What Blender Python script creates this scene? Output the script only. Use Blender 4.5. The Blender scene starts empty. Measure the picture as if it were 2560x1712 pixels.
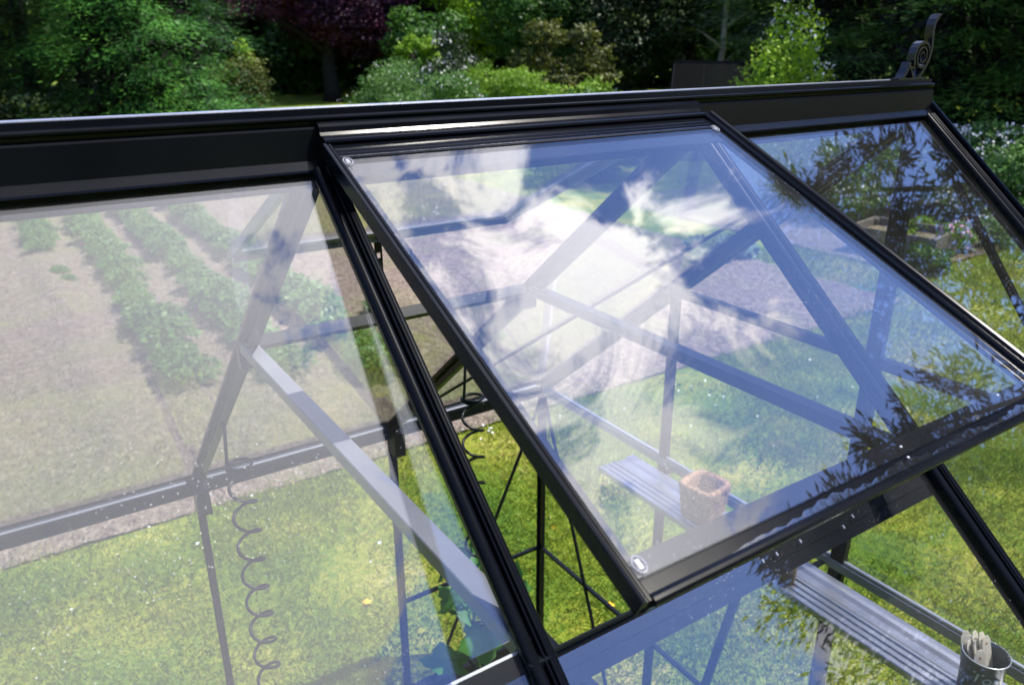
import bpy, math, random
import numpy as np
from mathutils import Vector, Matrix

# ------------------------------------------------------------------ camera, sky, sun, exposure
Z0 = 2.738                      # height of the ridge line above the ground
S = bpy.context.scene
S.render.resolution_x = 1024; S.render.resolution_y = 684
cam_d = bpy.data.cameras.new('camera'); cam = bpy.data.objects.new('camera', cam_d)
S.collection.objects.link(cam); S.camera = cam
cam_d.sensor_width = 36; cam_d.lens = 27.55; cam_d.clip_start = 0.02; cam_d.clip_end = 2000
yaw, pitch, roll = math.radians(33.28), math.radians(-21.10), math.radians(-0.113)
fw = Vector((math.sin(yaw)*math.cos(pitch), math.cos(yaw)*math.cos(pitch), math.sin(pitch)))
rt = Vector((math.cos(yaw), -math.sin(yaw), 0)); up = rt.cross(fw)
r2 = rt*math.cos(roll)+up*math.sin(roll); u2 = up*math.cos(roll)-rt*math.sin(roll)
M = Matrix((r2, u2, -fw)).transposed().to_4x4(); M.translation = Vector((-0.383, -1.086, 0.1405+Z0))
cam.matrix_world = M
cam_d.dof.use_dof = True; cam_d.dof.focus_distance = 1.35; cam_d.dof.aperture_fstop = 6.3

SUN_AZ, SUN_EL = math.radians(115), math.radians(60)
world = bpy.data.worlds.new('World'); S.world = world; world.use_nodes = True
wn = world.node_tree; wn.nodes.clear(); WL = wn.links.new
def wnode(t, **k):
    n = wn.nodes.new(t)
    for a, b in k.items(): setattr(n, a, b)
    return n
out = wnode('ShaderNodeOutputWorld'); bgS = wnode('ShaderNodeBackground'); bgC = wnode('ShaderNodeBackground'); mix = wnode('ShaderNodeMixShader')
sky = wnode('ShaderNodeTexSky', sky_type='NISHITA'); sky.sun_disc = False
sky.sun_elevation = SUN_EL; sky.sun_rotation = SUN_AZ; sky.air_density = 1.6; sky.dust_density = 0.3; sky.ozone_density = 3.0
bgS.inputs['Strength'].default_value = 0.065
skc = wnode('ShaderNodeMix', data_type='RGBA', blend_type='MULTIPLY'); skc.inputs[0].default_value = 1; skc.inputs[7].default_value = (0.95, 1.1, 1.75, 1); WL(sky.outputs[0], skc.inputs[6]); WL(skc.outputs[2], bgS.inputs[0])
CLOUD = 0.60
tc = wnode('ShaderNodeTexCoord')
def dirblob(v, rad, amp):
    d = wnode('ShaderNodeVectorMath', operation='DISTANCE'); WL(tc.outputs['Generated'], d.inputs[0]); d.inputs[1].default_value = v
    m = wnode('ShaderNodeMapRange'); m.interpolation_type = 'SMOOTHSTEP'
    m.inputs['From Min'].default_value = 0; m.inputs['From Max'].default_value = rad
    m.inputs['To Min'].default_value = amp; m.inputs['To Max'].default_value = 0
    WL(d.outputs['Value'], m.inputs['Value']); return m.outputs[0]
nz = wnode('ShaderNodeTexNoise'); nz.inputs['Scale'].default_value = 6.5; nz.inputs['Detail'].default_value = 12; nz.inputs['Roughness'].default_value = 0.6; nz.inputs['Distortion'].default_value = 0.9
mp = wnode('ShaderNodeMapping'); mp.inputs['Location'].default_value = (3.1, 1.7, 0.4); WL(tc.outputs['Generated'], mp.inputs[0]); WL(mp.outputs[0], nz.inputs['Vector'])
acc = nz.outputs['Fac']
low = wnode('ShaderNodeMath', operation='SUBTRACT'); WL(acc, low.inputs[0]); low.inputs[1].default_value = 0.10; acc = low.outputs[0]
for v, rad, amp in (((0.86, -0.02, 0.50), 0.40, -0.22), ((0.49, -0.59, 0.64), 0.30, -0.55), ((0.05, -0.30, 0.95), 0.62, 0.32), ((0.50, 0.38, 0.78), 0.60, 0.075), ((0.66, 0.14, 0.74), 0.30, 0.10), ((0.0, 0.15, 1.0), 0.45, 0.2), ((0.66, -0.62, 0.43), 0.18, 0.30), ((0.58, -0.12, 0.81), 0.28, 0.26), ((0.10, -0.58, 0.80), 0.30, 0.10)):
    a = wnode('ShaderNodeMath', operation='ADD'); WL(acc, a.inputs[0]); WL(dirblob(v, rad, amp), a.inputs[1]); acc = a.outputs[0]
cr = wnode('ShaderNodeMapRange'); cr.interpolation_type = 'SMOOTHSTEP'
cr.inputs['From Min'].default_value = 0.435; cr.inputs['From Max'].default_value = 0.56; cr.inputs['To Min'].default_value = 0.0; cr.inputs['To Max'].default_value = 1
WL(acc, cr.inputs['Value'])
cs = wnode('ShaderNodeMath', operation='ADD'); cs.inputs[1].default_value = CLOUD; cs2 = wnode('ShaderNodeMath', operation='ADD'); WL(dirblob((0.64, 0.32, 0.70), 0.50, 1.0), cs2.inputs[0]); WL(dirblob((0.34, 0.02, 0.94), 0.50, 0.55), cs2.inputs[1]); WL(cs2.outputs[0], cs.inputs[0]); WL(cs.outputs[0], bgC.inputs['Strength'])
bgC.inputs[0].default_value = (0.90, 0.89, 1.0, 1); bgC.inputs['Strength'].default_value = CLOUD
WL(cr.outputs[0], mix.inputs[0]); WL(bgS.outputs[0], mix.inputs[1]); WL(bgC.outputs[0], mix.inputs[2]); WL(mix.outputs[0], out.inputs[0])

sun_d = bpy.data.lights.new('sun', 'SUN'); sun = bpy.data.objects.new('sun', sun_d); S.collection.objects.link(sun)
sun_d.energy = 4.0; sun_d.angle = math.radians(0.6); sun_d.color = (1, 0.95, 0.86)
sd = Vector((math.sin(SUN_AZ)*math.cos(SUN_EL), math.cos(SUN_AZ)*math.cos(SUN_EL), math.sin(SUN_EL)))
sun.rotation_euler = sd.to_track_quat('Z', 'Y').to_euler(); sun.location = sd*60
S.view_settings.view_transform = 'Standard'; S.view_settings.look = 'None'; S.view_settings.exposure = 1.25; S.view_settings.gamma = 1
S.cycles.transparent_max_bounces = 40; S.cycles.max_bounces = 8; S.cycles.glossy_bounces = 4; S.cycles.diffuse_bounces = 3
S.cycles.caustics_reflective = False; S.cycles.caustics_refractive = False

rng = np.random.default_rng(7); random.seed(7)
COL = S.collection

# ------------------------------------------------------------------ helpers
def link(o, parent=None):
    COL.objects.link(o)
    if parent is not None: o.parent = parent
    return o
def tag(o, label=None, cat=None, group=None, kind=None):
    for k, v in (('label', label), ('category', cat), ('group', group), ('kind', kind)):
        if v: o[k] = v
    return o
def empty(name, loc=(0, 0, 0)):
    o = bpy.data.objects.new(name, None); o.location = loc; o.empty_display_size = 0.1
    return link(o)
class MB:
    def __init__(s): s.v = []; s.f = []
    def add(s, vs, fs):
        b = len(s.v); s.v += [tuple(v) for v in vs]; s.f += [tuple(i+b for i in f) for f in fs]; return s
    def sweep(s, prof, P0, P1, A, B, z0=True):
        """closed 2-D profile (a,b) carried from P0 to P1, capped"""
        P0, P1, A, B = Vector(P0), Vector(P1), Vector(A), Vector(B)
        if z0: P0 = P0+Vector((0, 0, Z0)); P1 = P1+Vector((0, 0, Z0))
        n = len(prof)
        ar = sum(prof[i][0]*prof[(i+1) % n][1]-prof[(i+1) % n][0]*prof[i][1] for i in range(n))
        if A.cross(B).dot(P1-P0)*ar < 0: prof = prof[::-1]
        vs = [P0+A*a+B*b for a, b in prof]+[P1+A*a+B*b for a, b in prof]
        fs = [(i, (i+1) % n, (i+1) % n+n, i+n) for i in range(n)]+[tuple(range(n))[::-1], tuple(range(n, 2*n))]
        return s.add(vs, fs)
    def bar(s, P0, P1, w, h, upv=(0, 0, 1), z0=True, r=0.0015):
        P0, P1 = Vector(P0), Vector(P1); d = (P1-P0).normalized(); A = d.cross(Vector(upv)).normalized(); B = A.cross(d)
        a, b = w/2, h/2
        return s.sweep([(-a+r, -b), (a-r, -b), (a, -b+r), (a, b-r), (a-r, b), (-a+r, b), (-a, b-r), (-a, -b+r)], P0, P1, A, B, z0)
    def box(s, c, sx, sy, sz):
        x, y, z = c
        vs = [(x+i*sx/2, y+j*sy/2, z+k*sz/2) for i in (-1, 1) for j in (-1, 1) for k in (-1, 1)]
        return s.add(vs, [(0, 1, 3, 2), (4, 6, 7, 5), (0, 4, 5, 1), (2, 3, 7, 6), (0, 2, 6, 4), (1, 5, 7, 3)])
    def tube(s, pts, rad, seg=8, z0=True, closed=False):
        pts = [Vector(p)+(Vector((0, 0, Z0)) if z0 else Vector()) for p in pts]; n = len(pts)
        rads = rad if hasattr(rad, '__len__') else [rad]*n
        rings = []; prev = None
        for i, p in enumerate(pts):
            t = (pts[min(i+1, n-1)]-pts[max(i-1, 0)]).normalized()
            if prev is None: A = t.orthogonal().normalized()
            else: A = (prev-t*prev.dot(t)).normalized()
            prev = A; B = t.cross(A)
            rings.append([p+(A*math.cos(q)+B*math.sin(q))*rads[i] for q in [2*math.pi*k/seg for k in range(seg)]])
        vs = [v for r in rings for v in r]
        fs = [(i*seg+k, i*seg+(k+1) % seg, (i+1)*seg+(k+1) % seg, (i+1)*seg+k) for i in range(n-1) for k in range(seg)]
        fs += [tuple(range(seg))[::-1], tuple((n-1)*seg+k for k in range(seg))]
        return s.add(vs, fs)
    def lathe(s, prof, c, seg=32):
        vs = [(c[0]+r*math.cos(2*math.pi*k/seg), c[1]+r*math.sin(2*math.pi*k/seg), c[2]+z) for r, z in prof for k in range(seg)]
        n = len(prof)
        return s.add(vs, [(i*seg+k, i*seg+(k+1) % seg, (i+1)*seg+(k+1) % seg, (i+1)*seg+k) for i in range(n-1) for k in range(seg)])
    def build(s, name, mat, parent=None, smooth=False):
        me = bpy.data.meshes.new(name); me.from_pydata(s.v, [], s.f); me.materials.append(mat)
        if smooth:
            me.shade_smooth()
        o = bpy.data.objects.new(name, me); return link(o, parent)
def copy_tree(o, parent=None):
    c = o.copy(); COL.objects.link(c)
    if parent is not None: c.parent = parent
    for ch in list(o.children): copy_tree(ch, c)
    return c

# ------------------------------------------------------------------ materials
def mat(name):
    m = bpy.data.materials.new(name); m.use_nodes = True; nt = m.node_tree
    b = nt.nodes['Principled BSDF']; return m, nt, b
def nd(nt, t, **k):
    n = nt.nodes.new(t)
    for a, b in k.items():
        if a in n.inputs: n.inputs[a].default_value = b
        else: setattr(n, a, b)
    return n
def ramp(nt, src, stops):
    r = nt.nodes.new('ShaderNodeValToRGB'); e = r.color_ramp.elements
    while len(e) > 1: e.remove(e[0])
    e[0].position = stops[0][0]; e[0].color = (*stops[0][1], 1)
    for p, c in stops[1:]:
        q = e.new(p); q.color = (*c, 1)
    nt.links.new(src, r.inputs[0]); return r.outputs[0]
def metal(name, col, rough=0.34, grain=0.25, spec=0.55):
    m, nt, b = mat(name)
    tcn = nd(nt, 'ShaderNodeTexCoord'); n = nd(nt, 'ShaderNodeTexNoise'); n.inputs['Scale'].default_value = 900; n.inputs['Detail'].default_value = 3
    nt.links.new(tcn.outputs['Object'], n.inputs['Vector'])
    n2 = nd(nt, 'ShaderNodeTexNoise'); n2.inputs['Scale'].default_value = 7; n2.inputs['Detail'].default_value = 5; nt.links.new(tcn.outputs['Object'], n2.inputs['Vector'])
    c = ramp(nt, n2.outputs['Fac'], [(0.3, col), (0.75, tuple(x*1.35+0.001 for x in col))]); nt.links.new(c, b.inputs['Base Color'])
    rr = nd(nt, 'ShaderNodeMapRange'); rr.inputs['To Min'].default_value = rough-0.06; rr.inputs['To Max'].default_value = rough+0.1
    nt.links.new(n2.outputs['Fac'], rr.inputs['Value']); nt.links.new(rr.outputs[0], b.inputs['Roughness'])
    bp = nd(nt, 'ShaderNodeBump'); bp.inputs['Strength'].default_value = grain; bp.inputs['Distance'].default_value = 0.0004
    nt.links.new(n.outputs['Fac'], bp.inputs['Height']); nt.links.new(bp.outputs[0], b.inputs['Normal'])
    b.inputs['Specular IOR Level'].default_value = spec
    return m
M_dark = metal('black_powder_coat', (0.0025, 0.003, 0.0045), 0.17, 0.05, 0.11)
M_fin = metal('cast_black_finish', (0.006, 0.007, 0.009), 0.22, 0.3, 0.5)
M_in = metal('black_powder_coat_inner', (0.004, 0.005, 0.008), 0.30, 0.2, 0.18)
M_wire = metal('plastic_coated_wire', (0.004, 0.006, 0.007), 0.3, 0.1, 0.15)
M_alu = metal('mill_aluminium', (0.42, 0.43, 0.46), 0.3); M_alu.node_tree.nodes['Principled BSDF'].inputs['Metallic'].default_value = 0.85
M_shelf = metal('grey_shelf_metal', (0.30, 0.31, 0.35), 0.30); M_shelf.node_tree.nodes['Principled BSDF'].inputs['Metallic'].default_value = 0.85
M_tie = metal('sunlit_sheen_grey', (0.15, 0.15, 0.165), 0.35, 0.3, 0.6)  # lighter grey puts the sunlit sheen of the black tie into its colour
M_rail = metal('grey_sill_metal', (0.16, 0.17, 0.20), 0.35)
M_dummy = None
M_rub = metal('black_rubber', (0.006, 0.006, 0.007), 0.6, 0.1, 0.3)

def glass_mat(name, ior, dust):
    m = bpy.data.materials.new(name); m.use_nodes = True; nt = m.node_tree; nt.nodes.clear(); L = nt.links.new
    o = nd(nt, 'ShaderNodeOutputMaterial'); tr = nd(nt, 'ShaderNodeBsdfTransparent'); tr.inputs[0].default_value = (0.975, 0.985, 0.985, 1)
    gl = nd(nt, 'ShaderNodeBsdfGlossy'); gl.inputs['Roughness'].default_value = 0.0
    ge = nd(nt, 'ShaderNodeNewGeometry'); io = nd(nt, 'ShaderNodeMapRange'); io.inputs['To Min'].default_value = ior; io.inputs['To Max'].default_value = 1/ior
    L(ge.outputs['Backfacing'], io.inputs['Value']); fr = nd(nt, 'ShaderNodeFresnel'); L(io.outputs[0], fr.inputs['IOR'])
    mx = nd(nt, 'ShaderNodeMixShader'); L(fr.outputs[0], mx.inputs[0]); L(tr.outputs[0], mx.inputs[1]); L(gl.outputs[0], mx.inputs[2])
    df = nd(nt, 'ShaderNodeBsdfDiffuse'); df.inputs[0].default_value = (0.75, 0.74, 0.72, 1)
    t = nd(nt, 'ShaderNodeTexCoord')
    n1 = nd(nt, 'ShaderNodeTexNoise'); n1.inputs['Scale'].default_value = 5; n1.inputs['Detail'].default_value = 6; L(t.outputs['Object'], n1.inputs['Vector'])
    v = nd(nt, 'ShaderNodeTexVoronoi'); v.inputs['Scale'].default_value = 130; L(t.outputs['Object'], v.inputs['Vector'])
    sp = nd(nt, 'ShaderNodeMapRange'); sp.inputs['From Min'].default_value = 0.05; sp.inputs['From Max'].default_value = 0.12; sp.inputs['To Min'].default_value = 0.5; sp.inputs['To Max'].default_value = 0
    L(v.outputs['Distance'], sp.inputs['Value'])
    n3 = nd(nt, 'ShaderNodeTexNoise'); n3.inputs['Scale'].default_value = 4; L(t.outputs['Object'], n3.inputs['Vector'])
    th = nd(nt, 'ShaderNodeMapRange'); th.inputs['From Min'].default_value = 0.5; th.inputs['From Max'].default_value = 0.65; L(n3.outputs['Fac'], th.inputs['Value'])
    mu = nd(nt, 'ShaderNodeMath', operation='MULTIPLY'); sp.inputs['To Min'].default_value = 0.5 if dust > 0.001 else 0.0; L(sp.outputs[0], mu.inputs[0]); L(th.outputs[0], mu.inputs[1])
    d0 = nd(nt, 'ShaderNodeMapRange'); d0.inputs['From Min'].default_value = 0.3; d0.inputs['From Max'].default_value = 0.8; d0.inputs['To Min'].default_value = dust*0.3; d0.inputs['To Max'].default_value = dust*1.8; L(n1.outputs['Fac'], d0.inputs['Value'])
    ad = nd(nt, 'ShaderNodeMath', operation='ADD'); L(mu.outputs[0], ad.inputs[0]); L(d0.outputs[0], ad.inputs[1])
    m2 = nd(nt, 'ShaderNodeMixShader'); L(ad.outputs[0], m2.inputs[0]); L(mx.outputs[0], m2.inputs[1]); L(df.outputs[0], m2.inputs[2]); L(m2.outputs[0], o.inputs[0])
    return m
M_glass = glass_mat('roof_glass', 2.05, 0.006)
M_glass2 = glass_mat('wall_glass', 1.45, 0.004)
M_glass3 = glass_mat('far_glass', 1.12, 0.0)
for q_ in M_glass3.node_tree.nodes:
    if q_.type == 'BSDF_TRANSPARENT': q_.inputs[0].default_value = (.5, .55, .55, 1)

def simple(name, col, rough=0.6, var=0.3, scale=20, bump=0.0, bscale=60, spec=0.4, transl=0.0):
    m, nt, b = mat(name); t = nd(nt, 'ShaderNodeTexCoord'); n = nd(nt, 'ShaderNodeTexNoise'); n.inputs['Scale'].default_value = scale; n.inputs['Detail'].default_value = 5
    nt.links.new(t.outputs['Object'], n.inputs['Vector'])
    c = ramp(nt, n.outputs['Fac'], [(0.3, tuple(x*(1-var) for x in col)), (0.7, tuple(x*(1+var) for x in col))]); nt.links.new(c, b.inputs['Base Color'])
    b.inputs['Roughness'].default_value = rough; b.inputs['Specular IOR Level'].default_value = spec
    if bump:
        n2 = nd(nt, 'ShaderNodeTexNoise'); n2.inputs['Scale'].default_value = bscale; n2.inputs['Detail'].default_value = 6; nt.links.new(t.outputs['Object'], n2.inputs['Vector'])
        bp = nd(nt, 'ShaderNodeBump'); bp.inputs['Strength'].default_value = bump; bp.inputs['Distance'].default_value = 0.01; nt.links.new(n2.outputs['Fac'], bp.inputs['Height']); nt.links.new(bp.outputs[0], b.inputs['Normal'])
    return m
def leafmat(name, cols, scale=0.8, rough=0.5, transl=0.35, spec=0.3):
    """foliage: clump-scale hue noise plus a per-leaf variation, part of the light comes through the leaf"""
    m, nt, b = mat(name); L = nt.links.new; t = nd(nt, 'ShaderNodeTexCoord'); n = nd(nt, 'ShaderNodeTexNoise'); n.inputs['Scale'].default_value = scale; n.inputs['Detail'].default_value = 3
    L(t.outputs['Object'], n.inputs['Vector']); ge = nd(nt, 'ShaderNodeNewGeometry')
    a = nd(nt, 'ShaderNodeMath', operation='MULTIPLY_ADD'); L(ge.outputs['Random Per Island'], a.inputs[0]); a.inputs[1].default_value = 0.20
    s = nd(nt, 'ShaderNodeMath', operation='SUBTRACT'); L(n.outputs['Fac'], s.inputs[0]); s.inputs[1].default_value = 0.10; L(s.outputs[0], a.inputs[2])
    k = len(cols); c = ramp(nt, a.outputs[0], [(0.25+0.5*i/(k-1), cc) for i, cc in enumerate(cols)])
    L(c, b.inputs['Base Color']); b.inputs['Roughness'].default_value = rough; b.inputs['Specular IOR Level'].default_value = spec
    tl = nd(nt, 'ShaderNodeBsdfTranslucent'); L(c, tl.inputs[0]); mx = nd(nt, 'ShaderNodeMixShader'); mx.inputs[0].default_value = transl
    L(b.outputs[0], mx.inputs[1]); L(tl.outputs[0], mx.inputs[2]); L(mx.outputs[0], nt.nodes['Material Output'].inputs[0])
    return m
G = leafmat
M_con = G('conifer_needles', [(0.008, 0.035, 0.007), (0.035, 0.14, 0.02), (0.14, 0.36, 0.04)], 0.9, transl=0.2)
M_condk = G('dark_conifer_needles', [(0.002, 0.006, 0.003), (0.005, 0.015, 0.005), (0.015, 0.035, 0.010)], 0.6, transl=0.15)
M_spr = G('spruce_needles', [(0.008, 0.028, 0.006), (0.045, 0.12, 0.014), (0.17, 0.32, 0.035)], 0.7, transl=0.2)
M_pine = G('pine_needles', [(0.006, 0.014, 0.008), (0.012, 0.024, 0.012)], 0.7, transl=0.1)
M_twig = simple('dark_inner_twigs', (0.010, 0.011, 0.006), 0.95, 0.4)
M_beech = G('copper_leaves', [(0.018, 0.007, 0.018), (0.06, 0.018, 0.045), (0.17, 0.04, 0.08)], 0.7, transl=0.3)
M_yg = G('bright_leaves', [(0.12, 0.24, 0.012), (0.24, 0.42, 0.02), (0.42, 0.60, 0.04)], 1.2, transl=0.45)
M_gr = G('green_leaves', [(0.012, 0.04, 0.007), (0.04, 0.12, 0.016), (0.11, 0.24, 0.025)], 0.8, transl=0.35)
M_olive = G('olive_leaves', [(0.02, 0.028, 0.006), (0.06, 0.08, 0.014), (0.18, 0.20, 0.03)], 1.0, transl=0.35)
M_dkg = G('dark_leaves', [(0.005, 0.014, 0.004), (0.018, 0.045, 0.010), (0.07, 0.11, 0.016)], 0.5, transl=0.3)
M_bush = G('shrub_leaves', [(0.03, 0.09, 0.02), (0.07, 0.17, 0.035), (0.15, 0.28, 0.06)], 1.5, transl=0.35)
M_ygb = G('yellow_green_shrub_leaves', [(0.06, 0.15, 0.01), (0.14, 0.27, 0.015), (0.26, 0.42, 0.03)], 1.2, transl=0.35)
M_blue = G('blue_green_leaves', [(0.05, 0.11, 0.08), (0.10, 0.18, 0.13), (0.18, 0.28, 0.2)], 3, transl=0.3)
M_pot = G('potato_leaves', [(0.035, 0.10, 0.015), (0.07, 0.17, 0.025), (0.13, 0.26, 0.05)], 3, transl=0.35, spec=0.5)
M_cuc = G('cucumber_leaves', [(0.03, 0.11, 0.02), (0.06, 0.19, 0.03), (0.10, 0.28, 0.04)], 9, transl=0.4)
M_flw = simple('white_petals', (0.75, 0.75, 0.74), 0.7, 0.1)
M_pinkf = simple('pink_petals', (0.55, 0.30, 0.48), 0.7, 0.3)
M_yel = simple('yellow_petals', (0.75, 0.42, 0.03), 0.6, 0.15)
M_bark = simple('bark', (0.020, 0.016, 0.013), 0.9, 0.4, 6, 0.6, 30)
M_birch = simple('pale_bark', (0.32, 0.29, 0.24), 0.9, 0.5, 5, 0.4, 25)
M_stem = simple('green_stem', (0.12, 0.26, 0.06), 0.5, 0.2)
M_wood = simple('weathered_board', (0.13, 0.115, 0.095), 0.85, 0.35, 12, 0.4, 40)
M_card = simple('brown_cardboard', (0.36, 0.25, 0.15), 0.85, 0.12, 14, 0.1)
M_wall = simple('pale_render', (0.55, 0.52, 0.52), 0.9, 0.12, 3)
M_white = leafmat('white_card', [(0.86, 0.82, 0.74), (0.90, 0.87, 0.80)], 30, transl=0.55)
M_string = simple('dried_eyelet_brown', (0.30, 0.14, 0.06), 0.8, 0.2)
M_clip = simple('clear_clip_plastic', (0.45, 0.45, 0.5), 0.15, 0.1, 30, spec=0.8)
M_clip.node_tree.nodes['Principled BSDF'].inputs['Alpha'].default_value = 0.45
M_galv = simple('galvanised_steel', (0.6, 0.6, 0.62), 0.25, 0.15); M_galv.node_tree.nodes['Principled BSDF'].inputs['Metallic'].default_value = 0.9
M_zinc = simple('dark_zinc', (0.06, 0.075, 0.085), 0.4, 0.25, 40, spec=0.6)
M_jute = simple('coir_fibre', (0.36, 0.22, 0.14), 0.95, 0.35, 70, 0.9, 160)
M_twine = simple('jute_twine', (0.50, 0.36, 0.22), 0.9, 0.25, 60, 0.5, 120)
M_dktw = simple('dark_twine', (0.16, 0.12, 0.09), 0.95, 0.4, 60, 0.7, 120)
M_chalk = simple('chalk_lettering', (0.45, 0.50, 0.52), 0.9, 0.3, 90)

# ground materials
def lawn_mat():
    m, nt, b = mat('lawn_turf'); L = nt.links.new; t = nd(nt, 'ShaderNodeTexCoord')
    n1 = nd(nt, 'ShaderNodeTexNoise'); n1.inputs['Scale'].default_value = 1.3; n1.inputs['Detail'].default_value = 6; L(t.outputs['Object'], n1.inputs['Vector'])
    n2 = nd(nt, 'ShaderNodeTexNoise'); n2.inputs['Scale'].default_value = 22; n2.inputs['Detail'].default_value = 8; n2.inputs['Roughness'].default_value = 0.7; L(t.outputs['Object'], n2.inputs['Vector'])
    a = nd(nt, 'ShaderNodeMath', operation='MULTIPLY_ADD'); L(n2.outputs['Fac'], a.inputs[0]); a.inputs[1].default_value = 0.8
    s = nd(nt, 'ShaderNodeMath', operation='MULTIPLY_ADD'); L(n1.outputs['Fac'], s.inputs[0]); s.inputs[1].default_value = 0.9; s.inputs[2].default_value = -0.38; L(s.outputs[0], a.inputs[2])
    c = ramp(nt, a.outputs[0], [(0.22, (0.035, 0.09, 0.012)), (0.42, (0.10, 0.17, 0.016)), (0.58, (0.24, 0.26, 0.03)), (0.74, (0.42, 0.35, 0.14))]); L(c, b.inputs['Base Color'])
    b.inputs['Roughness'].default_value = 0.95; b.inputs['Specular IOR Level'].default_value = 0.15
    n3 = nd(nt, 'ShaderNodeTexNoise'); n3.inputs['Scale'].default_value = 60; n3.inputs['Detail'].default_value = 6; L(t.outputs['Object'], n3.inputs['Vector'])
    bp = nd(nt, 'ShaderNodeBump'); bp.inputs['Strength'].default_value = 0.9; bp.inputs['Distance'].default_value = 0.03; L(n3.outputs['Fac'], bp.inputs['Height']); L(bp.outputs[0], b.inputs['Normal'])
    return m
M_lawn = lawn_mat()
def soil_mat():
    m, nt, b = mat('dry_soil'); L = nt.links.new; t = nd(nt, 'ShaderNodeTexCoord')
    n1 = nd(nt, 'ShaderNodeTexNoise'); n1.inputs['Scale'].default_value = 14; n1.inputs['Detail'].default_value = 12; n1.inputs['Roughness'].default_value = 0.75; L(t.outputs['Object'], n1.inputs['Vector'])
    c = ramp(nt, n1.outputs['Fac'], [(0.32, (0.09, 0.068, 0.056)), (0.5, (0.20, 0.158, 0.13)), (0.70, (0.37, 0.31, 0.26))])
    n2 = nd(nt, 'ShaderNodeTexNoise'); n2.inputs['Scale'].default_value = 1.1; n2.inputs['Detail'].default_value = 7; n2.inputs['Roughness'].default_value = 0.62; L(t.outputs['Object'], n2.inputs['Vector'])
    f = nd(nt, 'ShaderNodeMapRange'); f.inputs['From Min'].default_value = 0.48; f.inputs['From Max'].default_value = 0.72; f.inputs['To Max'].default_value = 0.6; L(n2.outputs['Fac'], f.inputs['Value'])
    mx = nd(nt, 'ShaderNodeMix', data_type='RGBA'); L(f.outputs[0], mx.inputs[0]); L(c, mx.inputs[6]); mx.inputs[7].default_value = (0.19, 0.20, 0.08, 1)
    L(mx.outputs[2], b.inputs['Base Color']); b.inputs['Roughness'].default_value = 1; b.inputs['Specular IOR Level'].default_value = 0.1
    n3 = nd(nt, 'ShaderNodeTexNoise'); n3.inputs['Scale'].default_value = 35; n3.inputs['Detail'].default_value = 7; L(t.outputs['Object'], n3.inputs['Vector'])
    bp = nd(nt, 'ShaderNodeBump'); bp.inputs['Strength'].default_value = 1.0; bp.inputs['Distance'].default_value = 0.06; L(n3.outputs['Fac'], bp.inputs['Height']); L(bp.outputs[0], b.inputs['Normal'])
    return m
M_soil = soil_mat()
M_grass = G('grass_blades', [(0.05, 0.13, 0.012), (0.15, 0.22, 0.016), (0.26, 0.30, 0.03), (0.42, 0.36, 0.12)], 1.4, transl=0.35)

# ------------------------------------------------------------------ vectorised leaf meshes
def quads(name, C, T, N, l, w, material, parent=None, extra=None, bend=0.0):
    """one rhombus leaf per centre C, along T, facing N"""
    T = T/np.linalg.norm(T, axis=1, keepdims=True); N = N-(N*T).sum(1, keepdims=True)*T; N = N/(np.linalg.norm(N, axis=1, keepdims=True)+1e-9); Bv = np.cross(N, T)
    l = np.broadcast_to(np.asarray(l, float).reshape(-1, 1), (len(C), 1)); w = np.broadcast_to(np.asarray(w, float).reshape(-1, 1), (len(C), 1))
    v = np.stack([C-T*l*.5, C+Bv*w*.5-N*w*bend, C+T*l*.5, C-Bv*w*.5-N*w*bend], 1).reshape(-1, 3).astype(np.float32)
    n = len(C); me = bpy.data.meshes.new(name); me.vertices.add(4*n); me.vertices.foreach_set('co', v.ravel())
    me.loops.add(4*n); me.loops.foreach_set('vertex_index', np.arange(4*n, dtype=np.int32)); me.polygons.add(n); me.polygons.foreach_set('loop_start', np.arange(0, 4*n, 4, dtype=np.int32)); me.polygons.foreach_set('loop_total', np.full(n, 4, np.int32))
    me.update(calc_edges=True); me.materials.append(material)
    o = bpy.data.objects.new(name, me); return link(o, parent)
def rdir(n, r=rng):
    v = r.normal(size=(n, 3)); return v/np.linalg.norm(v, axis=1, keepdims=True)
def crown_pts(blobs, n, r=rng, shell=0.35):
    """points in the outer shell of a set of ellipsoids (x,y,z,rx,ry,rz) with ragged, clumped density"""
    B = np.array(blobs, float); wgt = (B[:, 3]*B[:, 4]*B[:, 5])**0.67; idx = r.choice(len(B), n, p=wgt/wgt.sum()); d = rdir(n, r)
    lump = 1+0.22*np.sin(d[:, 0]*7+idx*1.3)*np.sin(d[:, 1]*6+idx*2.1)+0.16*np.sin(d[:, 2]*11+idx)
    rad = (1-shell*r.random(n)**1.5)*lump
    return B[idx, :3]+d*B[idx, 3:6]*rad[:, None], d
def leaf_crown(name, blobs, n, size, material, parent, flat=0.5, shell=0.4, r=rng):
    P, d = crown_pts(blobs, n, r, shell); Nn = d*0.9+rdir(n, r)*0.5+np.array([0, 0, flat]); T = rdir(n, r)
    s = size*(0.6+0.8*r.random(n)); return quads(name, P, T, Nn, s, s*0.62, material, parent, bend=0.12)
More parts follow.
